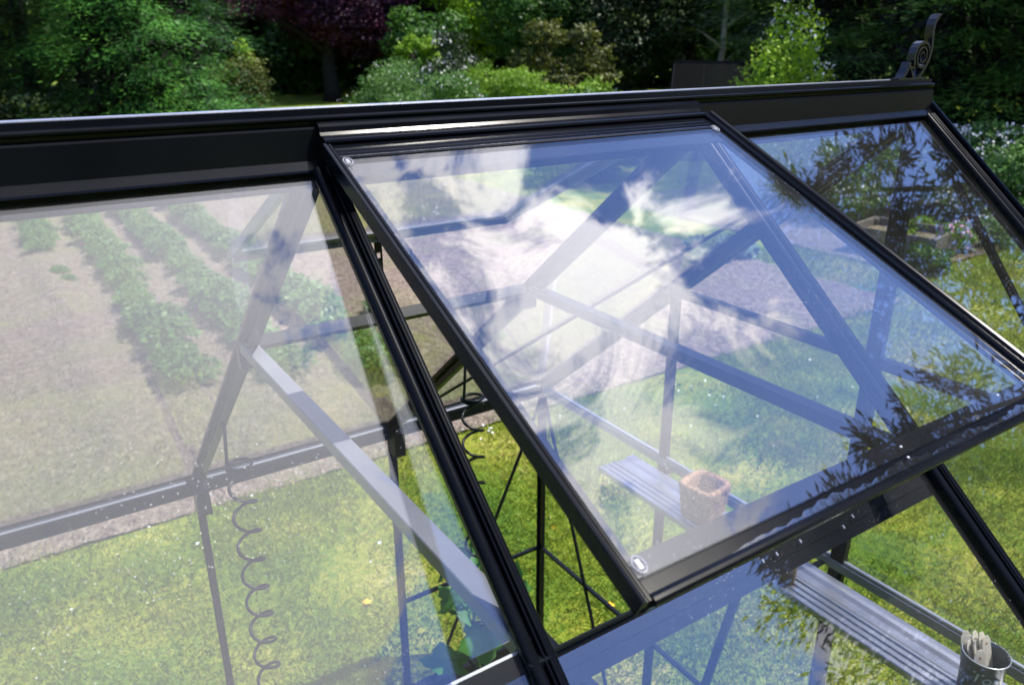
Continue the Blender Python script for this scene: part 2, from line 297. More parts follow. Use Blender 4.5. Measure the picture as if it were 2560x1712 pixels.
def trunk_mesh(name, base, h, r0, material, parent, limbs=6, spread=1.5, start=0.35, seed=1):
    q = random.Random(seed); mb = MB(); x, y, z = base
    pts = [(x+q.uniform(-.05, .05)*h*i/8, y+q.uniform(-.05, .05)*h*i/8, z+h*i/8) for i in range(9)]
    mb.tube(pts, [r0*(1.25 if i == 0 else 1-0.09*i) for i in range(9)], 9, z0=False)
    for k in range(limbs):
        i = max(1, min(7, int((start+(1-start)*k/limbs)*8))); p = Vector(pts[i]); a = k*2.4+q.random(); L = spread*q.uniform(.6, 1)
        e = [p+Vector((math.cos(a)*L*t, math.sin(a)*L*t, L*.75*t*(1.1-.3*t))) for t in (0, .35, .7, 1)]
        mb.tube(e, [r0*.45, r0*.33, r0*.2, r0*.08], 6, z0=False)
    return mb.build(name, material, parent, True)
def clump_blobs(c, R, n, r, zs=0.7, frac=0.42, lo=-0.75):
    out = []
    for _ in range(n):
        d = r.normal(size=3); d /= np.linalg.norm(d); d[2] = max(d[2], lo); k = 0.45+0.5*r.random()
        s = frac*(0.6+0.7*r.random()); out.append((c[0]+d[0]*R[0]*k, c[1]+d[1]*R[1]*k, c[2]+d[2]*R[2]*k, R[0]*s, R[1]*s, R[2]*s*zs))
    return out
def broad_tree(name, base, h, R, material, label, cat, n=16000, leaf=0.2, bark=None, seed=1, blobs=26, crown_z=None, group=None, flowers=0, trunk_r=0.22, limbs=7):
    r = np.random.default_rng(seed); o = empty(name, base); tag(o, label, cat, group)
    cz = crown_z if crown_z is not None else h-R[2]
    bl = clump_blobs((0, 0, cz), R, blobs, r)
    leaf_crown('crown', bl, n, leaf, material, o, r=r)
    trunk_mesh('trunk', (0, 0, 0), max(cz, 0.4), trunk_r, bark or M_bark, o, limbs, R[0]*.7, seed=seed)
    if flowers: blossoms(o, bl, flowers, leaf*.5, r)
    return o
def blossoms(o, bl, n, s, r, material=None, name='blossom'):
    k = r.choice(len(bl), max(2, int(len(bl)*0.6)), replace=False); P, d = crown_pts([bl[i] for i in k], n*3, r, 0.06)
    m = (d[:, 2] > -0.15) & (np.sin(P[:, 0]*4.1)*np.sin(P[:, 1]*3.7+1)*np.sin(P[:, 2]*4.4) > -0.35); P, d = P[m][:n]+d[m][:n]*s*.5, d[m][:n]
    f = quads(name, P, rdir(len(P), r), d+rdir(len(P), r)*.5, s, s, material or M_flw, o); f['kind'] = 'stuff'; f['label'] = 'small pale blossoms scattered over the leaves'; return f
def shrub(name, base, R, material, label, n=7000, leaf=0.09, seed=1, flowers=0, blobs=16, group=None, fmat=None, cat='shrub', fsize=0.6):
    r = np.random.default_rng(seed); o = empty(name, base); tag(o, label, cat, group)
    bl = clump_blobs((0, 0, R[2]*0.95), R, blobs, r, 0.9, 0.42, -0.6)
    leaf_crown('crown', bl, n, leaf, material, o, r=r, shell=0.5); mb = MB(); q = random.Random(seed)
    for k in range(6):
        a = k*1.05+q.random()*.5; mb.tube([(0.04*math.cos(a), 0.04*math.sin(a), 0), (R[0]*.25*math.cos(a), R[1]*.25*math.sin(a), R[2]*.5), (R[0]*.55*math.cos(a), R[1]*.55*math.sin(a), R[2]*1.15)], [.03, .02, .008], 5, z0=False)
    mb.build('stem', M_bark, o, True)
    if flowers: blossoms(o, bl, flowers, leaf*fsize, r, fmat)
    return o
def conifer(name, base, h, R, material, label, n_br=150, spray=7, per=26, leaf=0.16, droop=0.35, seed=1, zlo=0.05, power=0.8, group=None, puff=0.0, cat='conifer', tuft=0.30, upturn=0.0, spread_z=0.12, tr=0.25, layers=0, asp=0.34, inner=False):
    """trunk plus whorls of branches; every branch carries sprays, every spray a tuft of narrow leaf blades"""
    r = np.random.default_rng(seed); o = empty(name, base); tag(o, label, cat, group); Cs = []; Ts = []; mb = MB()
    for k in range(n_br):
        f = zlo+(1-zlo)*(k+r.random())/n_br; z = h*f if not layers else h*(round(f*layers)+.18*r.normal())/layers; a = k*2.39996+r.normal()*.3; L = R*(1-f)**power*(0.7+0.45*r.random())+0.12*R*(1-f)
        dv = np.array([math.cos(a), math.sin(a), 0.0]); side = np.array([-dv[1], dv[0], 0.0])
        def bp(t): return np.array([0, 0, z])+dv*L*t+np.array([0, 0, (0.15*t-droop*t*t+upturn*t**3)*L])
        if k % 3 == 0: mb.tube([tuple(bp(t)) for t in (0, .4, .8)], [0.02+.012*L, .012+.008*L, .006], 5, z0=False)
        for j in range(spray):
            t = 0.3+0.7*(j+r.random())/spray; c = bp(t)+side*r.normal()*0.22*L*(1.15-t)*1.3; tf = tuft*(0.7+0.6*r.random())*(0.5+0.5*L/R)
            loc = r.normal(size=(per, 3))*np.array([tf, tf, tf*(spread_z/0.3)]); rr2 = (loc[:, :2]**2).sum(1)/(tf*tf)
            loc[:, 2] += (puff-0.28*rr2)*tf*0.5; Cs.append(c+loc); dd = loc*np.array([1, 1, .3])+dv*tf*0.9+np.array([0, 0, -tf*0.35+upturn*tf*1.5]); Ts.append(dd+r.normal(size=(per, 3))*tf*.35)
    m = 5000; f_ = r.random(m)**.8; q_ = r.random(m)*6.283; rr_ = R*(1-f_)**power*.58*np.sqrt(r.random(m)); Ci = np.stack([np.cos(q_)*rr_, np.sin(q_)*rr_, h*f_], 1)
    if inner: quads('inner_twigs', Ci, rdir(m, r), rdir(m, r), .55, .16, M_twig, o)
    C = np.concatenate(Cs); T = np.concatenate(Ts); n = len(C); s = leaf*(0.6+0.8*r.random(n))
    hz = C*np.array([1, 1, 0]); hz /= np.linalg.norm(hz, axis=1, keepdims=True)+1e-6
    quads('crown', C, T, rdir(n, r)*.30+hz*.55+np.array([0, 0, 1.0]), s, s*asp, material, o, bend=0.1)
    mb.tube([(0, 0, h*i/10) for i in range(11)], [tr*(1-.092*i) for i in range(11)], 9, z0=False); mb.build('trunk', M_bark, o, True)
    return o

# ------------------------------------------------------------------ ground
def sheet(name, x0, x1, y0, y1, nx, ny, fz, m, z=0.0):
    xs = np.linspace(x0, x1, nx+1); ys = np.linspace(y0, y1, ny+1); X, Y = np.meshgrid(xs, ys); Zz = z+(fz(X, Y) if fz else np.zeros_like(X))
    v = np.stack([X, Y, Zz], -1).reshape(-1, 3); i = np.arange(ny)[:, None]*(nx+1)+np.arange(nx)[None, :]
    f = np.stack([i, i+1, i+nx+2, i+nx+1], -1).reshape(-1, 4); me = bpy.data.meshes.new(name); me.from_pydata(v.tolist(), [], f.tolist()); me.materials.append(m); me.shade_smooth()
    return tag(link(bpy.data.objects.new(name, me)), kind='structure')
sheet('lawn', -400, 400, -400, 400, 8, 8, None, M_lawn)
def fnoise(X, Y, k, seed):
    r = np.random.default_rng(seed); o = 0
    for _ in range(10):
        a = r.random()*6.283; o = o+np.sin((X*math.cos(a)+Y*math.sin(a))*k*(0.6+r.random()*.8)+r.random()*6.28)
    return o/10
FX0, FX1, FY0, FY1 = -5.5, 8.2, 3.8, 19.5
def soilz(X, Y):
    e = np.minimum(np.minimum(Y-FY0-0.06*fnoise(X, Y, 9, 3), FY1-Y), np.minimum(X-FX0, FX1-X)); e = np.clip(e*9, -2.2, 1)
    ridge = sum(0.055*np.exp(-((X-rx)/0.2)**2) for rx in (0.72, 1.47, 2.24, 0.0))*np.clip((Y-4.6)*1.5, 0, 1)-0.03*np.exp(-((X-1.95)/0.06)**2)*np.clip((Y-4)*3, 0, 1)
    return 0.02*e+ridge+0.022*fnoise(X, Y, 12, 1)+0.022*np.abs(fnoise(X, Y, 29, 2))+0.018*np.abs(fnoise(X, Y, 61, 5))-0.03*np.exp(-((X-0.42-.012*np.sin(Y*5))/0.045)**2)*np.clip((7.5-Y), 0, 1)
sheet('soil_field', FX0, FX1, FY0-.1, FY1, 420, 480, soilz, M_soil, 0.03)
sheet('flower_bed', 9.4, 14.5, 4.3, 10.5, 60, 60, lambda X, Y: 0.02*fnoise(X, Y, 8, 4), M_soil, 0.03)
r = np.random.default_rng(11)
def grass(name, n, xr, yr, dens, l0, w0):
    X = r.uniform(*xr, n*2); Y = r.uniform(*yr, n*2); k = dens(X, Y) > r.random(n*2); X, Y = X[k][:n], Y[k][:n]; m = len(X)
    hgt = l0*(0.5+0.9*r.random(m))*(1+0.55*fnoise(X, Y, 5, 21)); T = np.stack([r.normal(size=m)*.75, r.normal(size=m)*.75, np.ones(m)*.9], 1); T /= np.linalg.norm(T, axis=1, keepdims=True)
    C = np.stack([X, Y, np.zeros(m)], 1)+T*hgt[:, None]*.5; return quads(name, C, T, rdir(m, r)*np.array([1, 1, .3])+np.array([0, 0, .3]), hgt, w0*(0.6+.8*r.random(m)), M_grass)
edge = lambda X, Y: np.where(Y < 3.78+0.10*fnoise(X, Y, 6, 9), 1.0, 0.0)*np.clip(0.55+0.9*fnoise(X, Y, 3.2, 8)+0.5*fnoise(X, Y, 9, 18), 0.06, 1)
tag(grass('grass', 150000, (-1.4, 6.2), (-1.2, 3.95), edge, 0.045, 0.0075), 'short mown grass under and around the greenhouse', 'grass', kind='stuff')
tag(grass('grass', 60000, (6.0, 14), (-2, 6.3), lambda X, Y: np.where((X > 9.6) & (Y > 4.5), 0.0, 1.0)*np.where((X < 8.3) & (Y > 3.8), 0.0, 1.0), 0.06, 0.016), 'bright lawn grass right of the greenhouse', 'grass', kind='stuff')
tag(grass('weeds', 14000, (-2.5, 8.2), (3.9, 16), lambda X, Y: np.clip(fnoise(X, Y, 2.6, 31)*2.2-0.25, 0, 1), 0.05, 0.018), 'low green weeds creeping over the dry soil', 'weeds', kind='stuff')

# ------------------------------------------------------------------ greenhouse
W_ = 0.74; L_ = 1.511; TH = 0.7045; t_ = math.tan(TH); ZE = -L_*t_; ZB = -Z0+0.03
XA, XB, XG, XM, XL = 0.0, 0.74, 1.476, -0.74, -1.48
GH = empty('greenhouse', (0, 0, 0)); tag(GH, 'black framed glass greenhouse with its near roof window propped open', 'greenhouse')
def slope(side):            # side -1 near, +1 far
    return Vector((0, side*math.cos(TH), -math.sin(TH))), Vector((0, side*math.sin(TH), math.cos(TH)))
def arc(cx, cy, rad, a0, a1, n): return [(cx+rad*math.cos(math.radians(a0+(a1-a0)*i/n)), cy+rad*math.sin(math.radians(a0+(a1-a0)*i/n))) for i in range(n+1)]
mm = 0.001
def sc(p): return [(a*mm, b*mm) for a, b in p]
RAFT = sc([(-17, -2), *arc(-9.5, 1.5, 8, 180, 0, 12), (-1, -2), (0.8, -2), (0.8, 6), *arc(2.6, 6.5, 1.6, 180, 0, 4), (4.2, -1), (5.8, -1), (5.8, 6), (7, 8), *arc(12.5, 4.2, 5, 125, 0, 6), (17.5, -4),
           (5, -5), (2.5, -7), (2.5, -30), (11, -31.5), (11, -35), (-11, -35), (-11, -31.5), (-2.5, -30), (-2.5, -7), (-6, -5), (-17, -5)])
RAFN = [p for p in RAFT[:-9]]+sc([(2.5, -7), (2.5, -20), (7, -21), (7, -24), (-7, -24), (-7, -21), (-2.5, -20), (-2.5, -7), (-6, -5), (-17, -5)])
for side in (-1, 1):
    v, n = slope(side)
    for x in (XL, XM, XA, XB, XG):
        st = 0.042 if side < 0 else 0.03
        mb = MB().sweep(RAFN if side < 0 else RAFT, Vector((x, 0, 0))+v*st, Vector((x, 0, 0))+v*(L_/math.cos(TH)+0.01), (1, 0, 0), n)
        if x in (XG, XL):   # gable rafters carry an outer bar as well
            s = 1 if x > 0 else -1
            mb.sweep(sc([(0, -40), (9, -40), (9, 14), (6, 18), (2, 18), (0, 14)]), Vector((x+s*.019, 0, 0))+v*0.0+n*0.0, Vector((x+s*.019, 0, 0))+v*(L_/math.cos(TH)+.02), (s, 0, 0), n)
        mb.build('rafter', M_dark, GH)
# ridge
rp = [(0, 53.5), (-13, 54), (-14, 45.5), (-19, 44.6), *arc(-20, 41.6, 3.4, 110, 250, 5), (-17, 37), (-16, 31.5), (-21, 30.6), (-22.5, 28), (-25, -13.5), (-37, -24), (-38, -27), (-34, -28), (-24, -19), (-8, -19), (-7, -54), (-9, -56)]
prof = rp+[(-a, b) for a, b in rp[::-1] if a != 0]
MB().sweep(sc(prof), (XL-.02, 0, 0), (XG+.02, 0, 0), (0, 1, 0), (0, 0, 1)).build('ridge', M_dark, GH)
MB().tube([(XL-.02, .0100, .0538), (0, .0100, .0538), (XG+.02, .0100, .0538)], .0016, 8).build('ridge_highlight_strip', M_alu, GH)  # bright strip added to draw the sunlit highlight along the ridge's top edge
# eaves (box gutter with pale inner lip), sills, ties, posts
for s in (-1, 1):
    pr = sc([(-24, -44), (20, -44), (34, -34), (34, 6), (31, 6), (31, -28), (-20, -28), (-20, 2), (-24, 2)])
    MB().sweep(pr, (XL, s*L_, ZE-.006), (XG, s*L_, ZE-.006), (0, s, 0), (0, 0, 1)).build('eave_beam', M_in, GH)
    for x0, x1 in ((XL, XM), (XM, XA), (XA, XB), (XB, XG)):
        e = MB().bar((x0+.035, s*(L_-.012), ZE+.0), (x1-.035, s*(L_-.012), ZE+.0), .012, .006); e.build('seal_or_highlight_strip', M_rail, GH)
        MB().bar((x0, s*L_, ZB+.03), (x1, s*L_, ZB+.03), .05, .06).build('base_rail', M_in, GH)
    for x in (XL, XM, XA, XB, XG):
        MB().sweep(sc([(-13, -4), (13, -4), (13, 0), (3, 3), (3, 30), (9, 31), (9, 34), (-9, 34), (-9, 31), (-3, 30), (-3, 3), (-13, 0)]), (x, s*L_, ZE-.03), (x, s*L_, ZB), (1, 0, 0), (0, -s, 0)).build('post', M_in, GH)
for x in (XM, XA, XB):
    MB().bar((x, .5375-.01, -.457-.012), (x, -.5375, -.457-.012), .032, .024).build('collar_tie', M_tie if x == XA else M_in, GH)
for side in (-1, 1):
    v, n = slope(side); y = .556 if side < 0 else .5375
    for x0, x1 in ((XA, XB),):
        a = Vector((x0+.018, 0, 0))+v*(y/math.cos(TH)); b = Vector((x1-.018, 0, 0))+v*(y/math.cos(TH))
        if side < 0: pr = sc([(-6, -8), (-6, 1), (-3.5, 3), (-1, 1), (0, -10), (20, -10), (21, -11.5), (38, -11.5), (38, -14), (20, -14), (0, -24), (-6, -24)])
        else: pr = sc([(-8, -24), (-8, 2), (-4, 4), (16, 2), (18, -4), (16, -24)])
        MB().sweep(pr, a, b, v, n).build('sill_bar', M_in, GH)
v, n = slope(-1)
a = Vector((XM, 0, 0))+v*.714; b = Vector((XA-.01, 0, 0))+v*.714
MB().sweep(sc([(-3.5, -12), (-3.5, -7.6), (-.5, -7.6), (-.5, -12)]), a, b, v, n).build('seal_or_highlight_strip', M_alu, GH)  # pale metal here puts the lit top edge of the sill into colour
MB().sweep(sc([(0, -12), (0, -8), (36, -8), (36, -12)]), a, b, v, n).build('sill_bar', M_in, GH)
for x in (XG, XL):
    s = -1 if x > 0 else 1
    MB().bar((x, .76, -.655), (x, -.76, -.655), .026, .030).build('gable_tie', M_in, GH)
    MB().bar((x, L_-.03, ZE-.02), (x, -L_+.03, ZE-.02), .030, .030).build('gable_beam', M_rail, GH)
    MB().bar((x+s*.004, L_-.05, ZE+.0), (x+s*.004, -L_+.05, ZE+.0), .010, .009).build('seal_or_highlight_strip', M_alu, GH)
    MB().bar((x, L_-.03, -2.1436), (x, -L_+.03, -2.1436), .018, .014).build('mid_rail', M_in, GH)
    MB().bar((x, L_, ZB+.03), (x, -L_, ZB+.03), .05, .06).build('base_rail', M_in, GH)
    for y in (.729, -.005, -.729):
        top = -abs(y)*t_-.02 if abs(y) > .1 else -.055
        if x > 0 or y < -9: w = .044 if abs(y) < .1 else .034
        else: w = .034
        MB().bar((x, y, top), (x, y, ZB), w, .022, (1, 0, 0)).build('gable_post', M_in, GH)
def rod(P0, P1, r=.0055): return MB().tube([P0, tuple((Vector(P0)+Vector(P1))/2), P1], r, 7)
rod((XB+.01, L_-.02, ZE+.01), (XG-.02, .06, -.075), .006).build('brace', M_in, GH)
rod((XG-.01, L_-.02, ZE-.06), (.86, L_-.01, -2.68), .008).build('brace', M_in, GH)
rod((XG-.01, L_-.04, ZE-.05), (XG-.01, .93, -2.66), .008).build('brace', M_in, GH)
MB().bar((XB, L_-.01, -2.1436), (XG, L_-.01, -2.1436), .014, .018).build('mid_rail', M_in, GH)
MB().bar((XG-.02, .262, -1.33), (XG-.02, .50, -2.55), .030, .016, (1, 0, 0)).build('brace', M_in, GH)
MB().bar((XG-.012, -.045, -.058), (XG-.012, -.49, -.625), .016, .014, (1, 0, 0)).build('brace', M_in, GH)
# small shoulder brackets where ties meet rafters
for x in (XA, XB):
    MB().box((x-.0, .548, -.492+Z0), .034, .03, .06).build('bracket', M_in, GH)
    MB().box((x+.002, L_-.055, ZE-.055+Z0), .044, .06, .10).build('bracket', M_in, GH)
    MB().box((x+.0, -.548, -.492+Z0), .034, .03, .05).build('bracket', M_in, GH)

# glass panes: 4 mm slabs
def pane_on(side, x0, x1, s0, s1, name='roof_pane'):
    v, n = slope(side); a = Vector((x0+.009, 0, 0))+v*s0; b = Vector((x0+.009, 0, 0))+v*s1
    P0 = a-n*.0085; w = x1-x0-.018
    return MB().sweep([(0, 0), (w, 0), (w, .004), (0, .004)], P0, P0+v*(s1-s0), (1, 0, 0), n).build(name, M_glass if side < 0 else M_glass2, GH)
SL = L_/math.cos(TH)
for x0, x1 in ((XL, XM), (XM, XA), (XB, XG)):
    pane_on(-1, x0, x1, .030, SL-.01); pane_on(1, x0, x1, .030, SL-.01)
pane_on(-1, XA, XB, .556/math.cos(TH)+.001, SL-.01); pane_on(1, XA, XB, .555/math.cos(TH), SL-.01)
for s in (-1, 1):
    for x0, x1 in ((XL, XM), (XM, XA), (XA, XB), (XB, XG)):
        MB().box(((x0+x1)/2, s*(L_+.008), (ZE-.05+ZB+.06)/2+Z0), x1-x0-.01, .004, ZE-.05-ZB-.06).build('wall_pane', M_glass2, GH)
# gable glass, following the roof line
def gable_pane(x, y0, y1):
    zt = lambda y: -abs(y)*t_-.035; P = [(y0, ZB+.06), (y1, ZB+.06), (y1, zt(y1)), (y0, zt(y0))]
    MB().sweep([(y, z) for y, z in P], (x, 0, 0), (x+.004, 0, 0), (0, 1, 0), (0, 0, 1)).build('gable_pane', M_glass2, GH)
for x in (XG+.012, XL-.016):
    for y0, y1 in ((-L_+.02, -.745), (-.715, -.02), (.01, .715), (.745, L_-.02)): gable_pane(x, y0, y1)

# ------------------------------------------------------------------ roof windows
def vent(side, phi, stay, xa, xb):
    y0, z0 = side*.037, .0165
    v = Vector((0, side*math.cos(phi), -math.sin(phi))); n = Vector((0, side*math.sin(phi), math.cos(phi))); H = Vector((0, y0, z0))
    # hinge cap: ogee strip in front of the ridge face (static profile, the window hangs from it)
    hp = [(20, 37.5), (29, 35), (31.5, 31), (32.5, 24), (36, 20), (46, 17.5), *[(47+4*math.sin(math.radians(q)), 13.5+4*math.cos(math.radians(q))) for q in (0, 50, 100, 150)], (48, 8.5), (60, 4.6), (68, 2), (70, -1), (68, -4), (50, -3), (26, 2), (24, 20)]
    fr = MB(); fr.sweep([(a*mm, b*mm) for a, b in hp], (xa-.004, 0, 0), (xb+.006, 0, 0), (0, side, 0), (0, 0, 1))
    LV = .738; pt = lambda x, s: H+Vector((x, 0, 0))+v*s
    # left side bar, right side bar, top seal, bottom bar
    left = sc([(-9, -17), (-7, -17), (-7, -8), (15, -8), (15, -5.6), (3, -5.6), (3, 1.5), (1.5, 2.2), (-1, 2.2), (-1.8, 1.0), (-3.2, 1.0), (-4, 3.0), (-8, 3.4), (-9, 2.6)])
    fr.sweep(left, pt(xa, .018), pt(xa, LV), (1, 0, 0), n)
    right = [(-a, b) for a, b in sc([(-14, -24), (-11, -24), (-11, -8), (11, -8), (11, -5.6), (-1, -5.6), (-2, -4.6), (-2, 2.2), (-4, 4.5), (-5.5, 4.5), (-5.5, -1), (-7.5, -1), (-7.5, 5), (-9.5, 5), (-9.5, 0), (-12, 0), *[(-18.5-7.5*math.cos(math.radians(q)), 1.5+8*math.sin(math.radians(q))) for q in (180, 150, 120, 90, 60, 30, 0)], (-26, -4), (-14, -5)])]
    fr.sweep(right, pt(xb, .012), pt(xb, LV), (1, 0, 0), n)
    ribs = sc([(30, -9), (30, -1), (33, 1), (36, -1), (38, -1), (41, 1), (44, -1), (46, -1), (49, 1.4), (53, 0.6), (53, -4.7), (86, -6), (86, -9)])
    fr.sweep(ribs, pt(xa-.001, 0), pt(xb+.001, 0), v, n)
    bot = sc([(694, -8.5), (694, -5.8), (731, -5.8), (731, -3), (734, -1.5), *[(738.5+5*math.cos(math.radians(q)), -1.2+4.6*math.sin(math.radians(q))) for q in (150, 110, 70, 30, -10, -50)], (740, -10), (738, -22), (733, -22), (733, -8.5)])
    fr.sweep(bot, pt(xa+.0035, 0), pt(xb+.012, 0), v, n)
    o = fr.build('roof_window', M_dark if side < 0 else M_rail, GH); o['label'] = 'hinged roof window propped open on the %s slope' % ('near' if side < 0 else 'far')
    MB().sweep([(.0035, -.0045), (xb-xa+.0015, -.0045), (xb-xa+.0015, -.0005), (.0035, -.0005)], pt(xa, .045), pt(xa, .7165), (1, 0, 0), n).build('window_pane', M_glass if side < 0 else M_glass2, o)
    for x, s_ in ((xa+.010, .060), (xb-.008, .056), (xa+.013, .706), (xb-.006, .706)):
        cb = MB(); c = pt(x, s_)
        ring = [c+Vector((math.cos(q)*.0062, 0, 0))+v*math.sin(q)*.0085+n*.0010 for q in [k*math.pi/7-.0 for k in range(15)]]
        cb.tube(ring, .0009, 6); cb.sweep([(-.003, .0003), (.003, .0003), (.0025, .0016), (-.0025, .0016)], c-v*.005, c+v*.005, (1, 0, 0), n)
        cb.build('corner_clip', M_clip, o)
    if side > 0:
        e = pt((xa+xb)/2, .735); st = MB(); hz = e.z-.02
        for dx in (-.0075, .0075): st.bar((e.x+dx, e.y, hz), (e.x+dx, e.y, hz-.17), .0055, .003, (0, 1, 0), r=.0004)
        zc = hz
        for z1_, z2_ in ((0, .030), (.044, .070), (.084, .110), (.124, .17)): st.bar((e.x, e.y, hz-z1_), (e.x, e.y, hz-z2_), .0095, .003, (0, 1, 0), r=.0004)
        st.tube([(e.x-.004, e.y-.01, hz+.012), (e.x+.006, e.y, hz)], .006, 7)
        s2 = st.build('window_stay', M_in, o)
    return o
nv = vent(-1, .4341, False, .002, .712)
fv = vent(1, .4548, True, .030, .745)
# rain drops and specks caught on the near roof window and sill
v = Vector((0, -math.cos(.4341), -math.sin(.4341))); n = Vector((0, -math.sin(.4341), math.cos(.4341)))
M_drop = simple('water_bead', (0.7, 0.72, 0.75), 0.05, 0.05, spec=1)
rr = random.Random(5)
for x, s in ((.40, .708), (.45, .704), (.395, .722), (.30, .726), (.62, .700), (.58, .69), (.21, .727), (.09, .719), (.16, .726))[:5:2]:
    c = Vector((x, -.037, .0165+Z0))+v*s; mb = MB(); q = rr.uniform(.0010, .0018)
    mb.lathe([(q, 0), (q*.8, q*.5), (q*.35, q*.8), (0.00001, q*.85)], (c.x, c.y, c.z), 8); mb.build('water_drop', M_drop, nv, True)
mb = MB(); up_ = []; N_ = 90
for k in range(N_+1):
    x = .10+(.665-.10)*k/N_; e_ = min(1, k/18)*(.0125)*(.55+.25*math.sin(k*.31)+.12*math.sin(k*1.7)+.08*rr.random()); c0 = Vector((x, -.037, .0165+Z0))+n*(-.0056)
    up_.append((c0+v*(.7312-max(e_, .0006)), c0+v*.7312))
vt = [p+n*hh for a_, b_ in up_ for p, hh in ((a_, .00005), (a_, .0005), (b_, .0007), (b_, .00005))]
mb.add(vt, [(4*k+j, 4*k+(j+1) % 4, 4*k+4+(j+1) % 4, 4*k+4+j)[::-1] for k in range(N_) for j in range(4)]); mb.build('water_film', M_glass, nv)
vs_, ns_ = slope(-1)
for x, s in ((.345, .012), (.372, .012), (.42, .011), (.532, .013), (.505, .02)):
    c = Vector((x, 0, Z0))+vs_*(.556/math.cos(TH)+s)-ns_*.0044
    mb = MB(); ring = [c+Vector((.0016*math.cos(k*math.pi/5), 0, 0))+vs_*.0030*math.sin(k*math.pi/5) for k in range(10)]
    mb.add([p for p in ring]+[p+ns_*.0012 for p in ring], [tuple(range(10, 20))]+[(k, (k+1) % 10, (k+1) % 10+10, k+10) for k in range(10)])
    mb.build('rivet', M_galv, GH)

# ------------------------------------------------------------------ ridge finial (flat cast scroll in the plane of the ridge)
fb = MB()
def band(pts, th, y0=-.010, y1=.010):
    pts = [Vector((a, b)) for a, b in pts]; m = len(pts); L1 = []; L2 = []
    for i, p in enumerate(pts):
        d = (pts[min(i+1, m-1)]-pts[max(i-1, 0)]).normalized(); nn = Vector((-d.y, d.x)); tt = th[i] if hasattr(th, '__len__') else th
        L1.append(p+nn*tt/2); L2.append(p-nn*tt/2)
    for i in range(m-1):
        q = [L1[i], L1[i+1], L2[i+1], L2[i]]
        vs = [(XG+a.x, y, a.y+.054+Z0) for y in (y0, y1) for a in q]
        fb.add(vs, [(0, 1, 2, 3)[::-1], (4, 5, 6, 7), (0, 1, 5, 4), (2, 3, 7, 6)]+([(0, 4, 7, 3)] if i == 0 else [])+([(1, 2, 6, 5)] if i == m-2 else []))
stem = [(-.034, 0), (-.022, .012), (-.010, .026), (.000, .045), (.004, .065), (.001, .085), (-.002, .100), (-.002, .115), (.003, .127), (.012, .136), (.020, .139)]
band(stem, [.007, .007, .008, .008, .007, .007, .007, .007, .008, .007, .003])
sp = []
for k in range(44):
    a = math.radians(215-k*22); rad = .034*(1-k/50.); sp.append((-.030+rad*.95*math.cos(a)+.004, .050+rad*math.sin(a)))
band(sp, [.0060*(1-k/75) for k in range(44)], -.009, .009)
band([(-.094, 0), (-.086, .010), (-.078, .022), (-.072, .037)], [.008, .007, .007, .007])
band([(-.074, .036), (-.064, .026), (-.058, .018), (-.052, .008), (-.044, 0)], .005, -.008, .008)
fb.box((XG-.055, 0, .0555+Z0), .11, .022, .004)
fb.build('finial', M_fin, GH)

# ------------------------------------------------------------------ shelf along the gable and the things on it
ZS = -1.287
sh = empty('plant_shelf', (1.307, 0, ZS+Z0)); tag(sh, 'ribbed grey metal shelf running along the inside of the right gable', 'shelf')
prof = [(0, -16), (0, 0), (2, 3), (9, 3), (13, -2), (22, -2), (25, 3), (33, 3), (37, -2), (45, -2), (48, 3), (56, 3), (60, -2), (68, -2), (71, 3), (79, 3), (82, -1), (96, -6), (122, -6), (134, 0), (148, 2), (163, 2), (166, -1), (166, -16), (163, -16), (163, -3), (148, -1), (133, -3), (122, -9), (96, -9), (12, -5), (3, -5), (3, -16)]
o = MB().sweep(sc(prof), (1.224-1.307, .80, 0), (1.224-1.307, -1.38, 0), (1, 0, 0), (0, 0, 1), z0=False).build('shelf_board', M_shelf, sh)
for y in (.66, .03, -.62, -1.2):
    MB().bar((-.07, y, -.02), (.145, y, -.02), .02, .006, z0=False).bar((-.02, y, -.024), (.150, y, -.14), .014, .006, z0=False).build('bracket', M_in, sh)
# square coir pot
def coir(x, y, s, h):
    o = empty('coir_pot', (x, y, ZS+Z0+.003)); tag(o, 'square fuzzy brown fibre pot, empty, standing on the metal shelf', 'plant pot')
    mb = MB(); rows = []; th = .017
    def ring(hw, z, rr_, jit=.0012):
        pts = []
        for k in range(40):
            a = 2*math.pi*(k+.5)/40; c, s_ = math.cos(a), math.sin(a); m = (abs(c)**6+abs(s_)**6)**(-1/6)
            pts.append((hw*c*m+random.uniform(-jit, jit), hw*s_*m+random.uniform(-jit, jit), z+random.uniform(-jit, jit)))
        return pts
    rings = [ring(s*.40*(1+.28*i/9), h*i/9, 0) for i in range(10)]+[ring(s*.512-.003, h+.006, 0), ring(s*.512-.010, h+.008, 0), ring(s*.512-.018, h+.002, 0)]+[ring((s*.40*(1+.28*i/9))-.018, h*i/9+.006, 0) for i in range(8, 0, -1)]
    vs = [p for r_ in rings for p in r_]; n = 40
    mb.add(vs, [(i*n+k, i*n+(k+1) % n, (i+1)*n+(k+1) % n, (i+1)*n+k) for i in range(len(rings)-1) for k in range(n)]+[tuple(range(n))[::-1], tuple((len(rings)-1)*n+k for k in range(n))])
    mb.build('pot_wall', M_jute, o, True)
    P = np.array(vs)[rng.integers(0, 13*n, 5000)]+rng.normal(size=(5000, 3))*.003; d = P*np.array([1, 1, .1]); d /= np.linalg.norm(d, axis=1, keepdims=True)+1e-9
    f = quads('fibres', P, d*.6+rdir(5000), rdir(5000), .009, .0007, M_jute, o); f['kind'] = 'stuff'; o.rotation_euler.z = math.radians(8); return o
coir(1.303, .375, .128, .118)
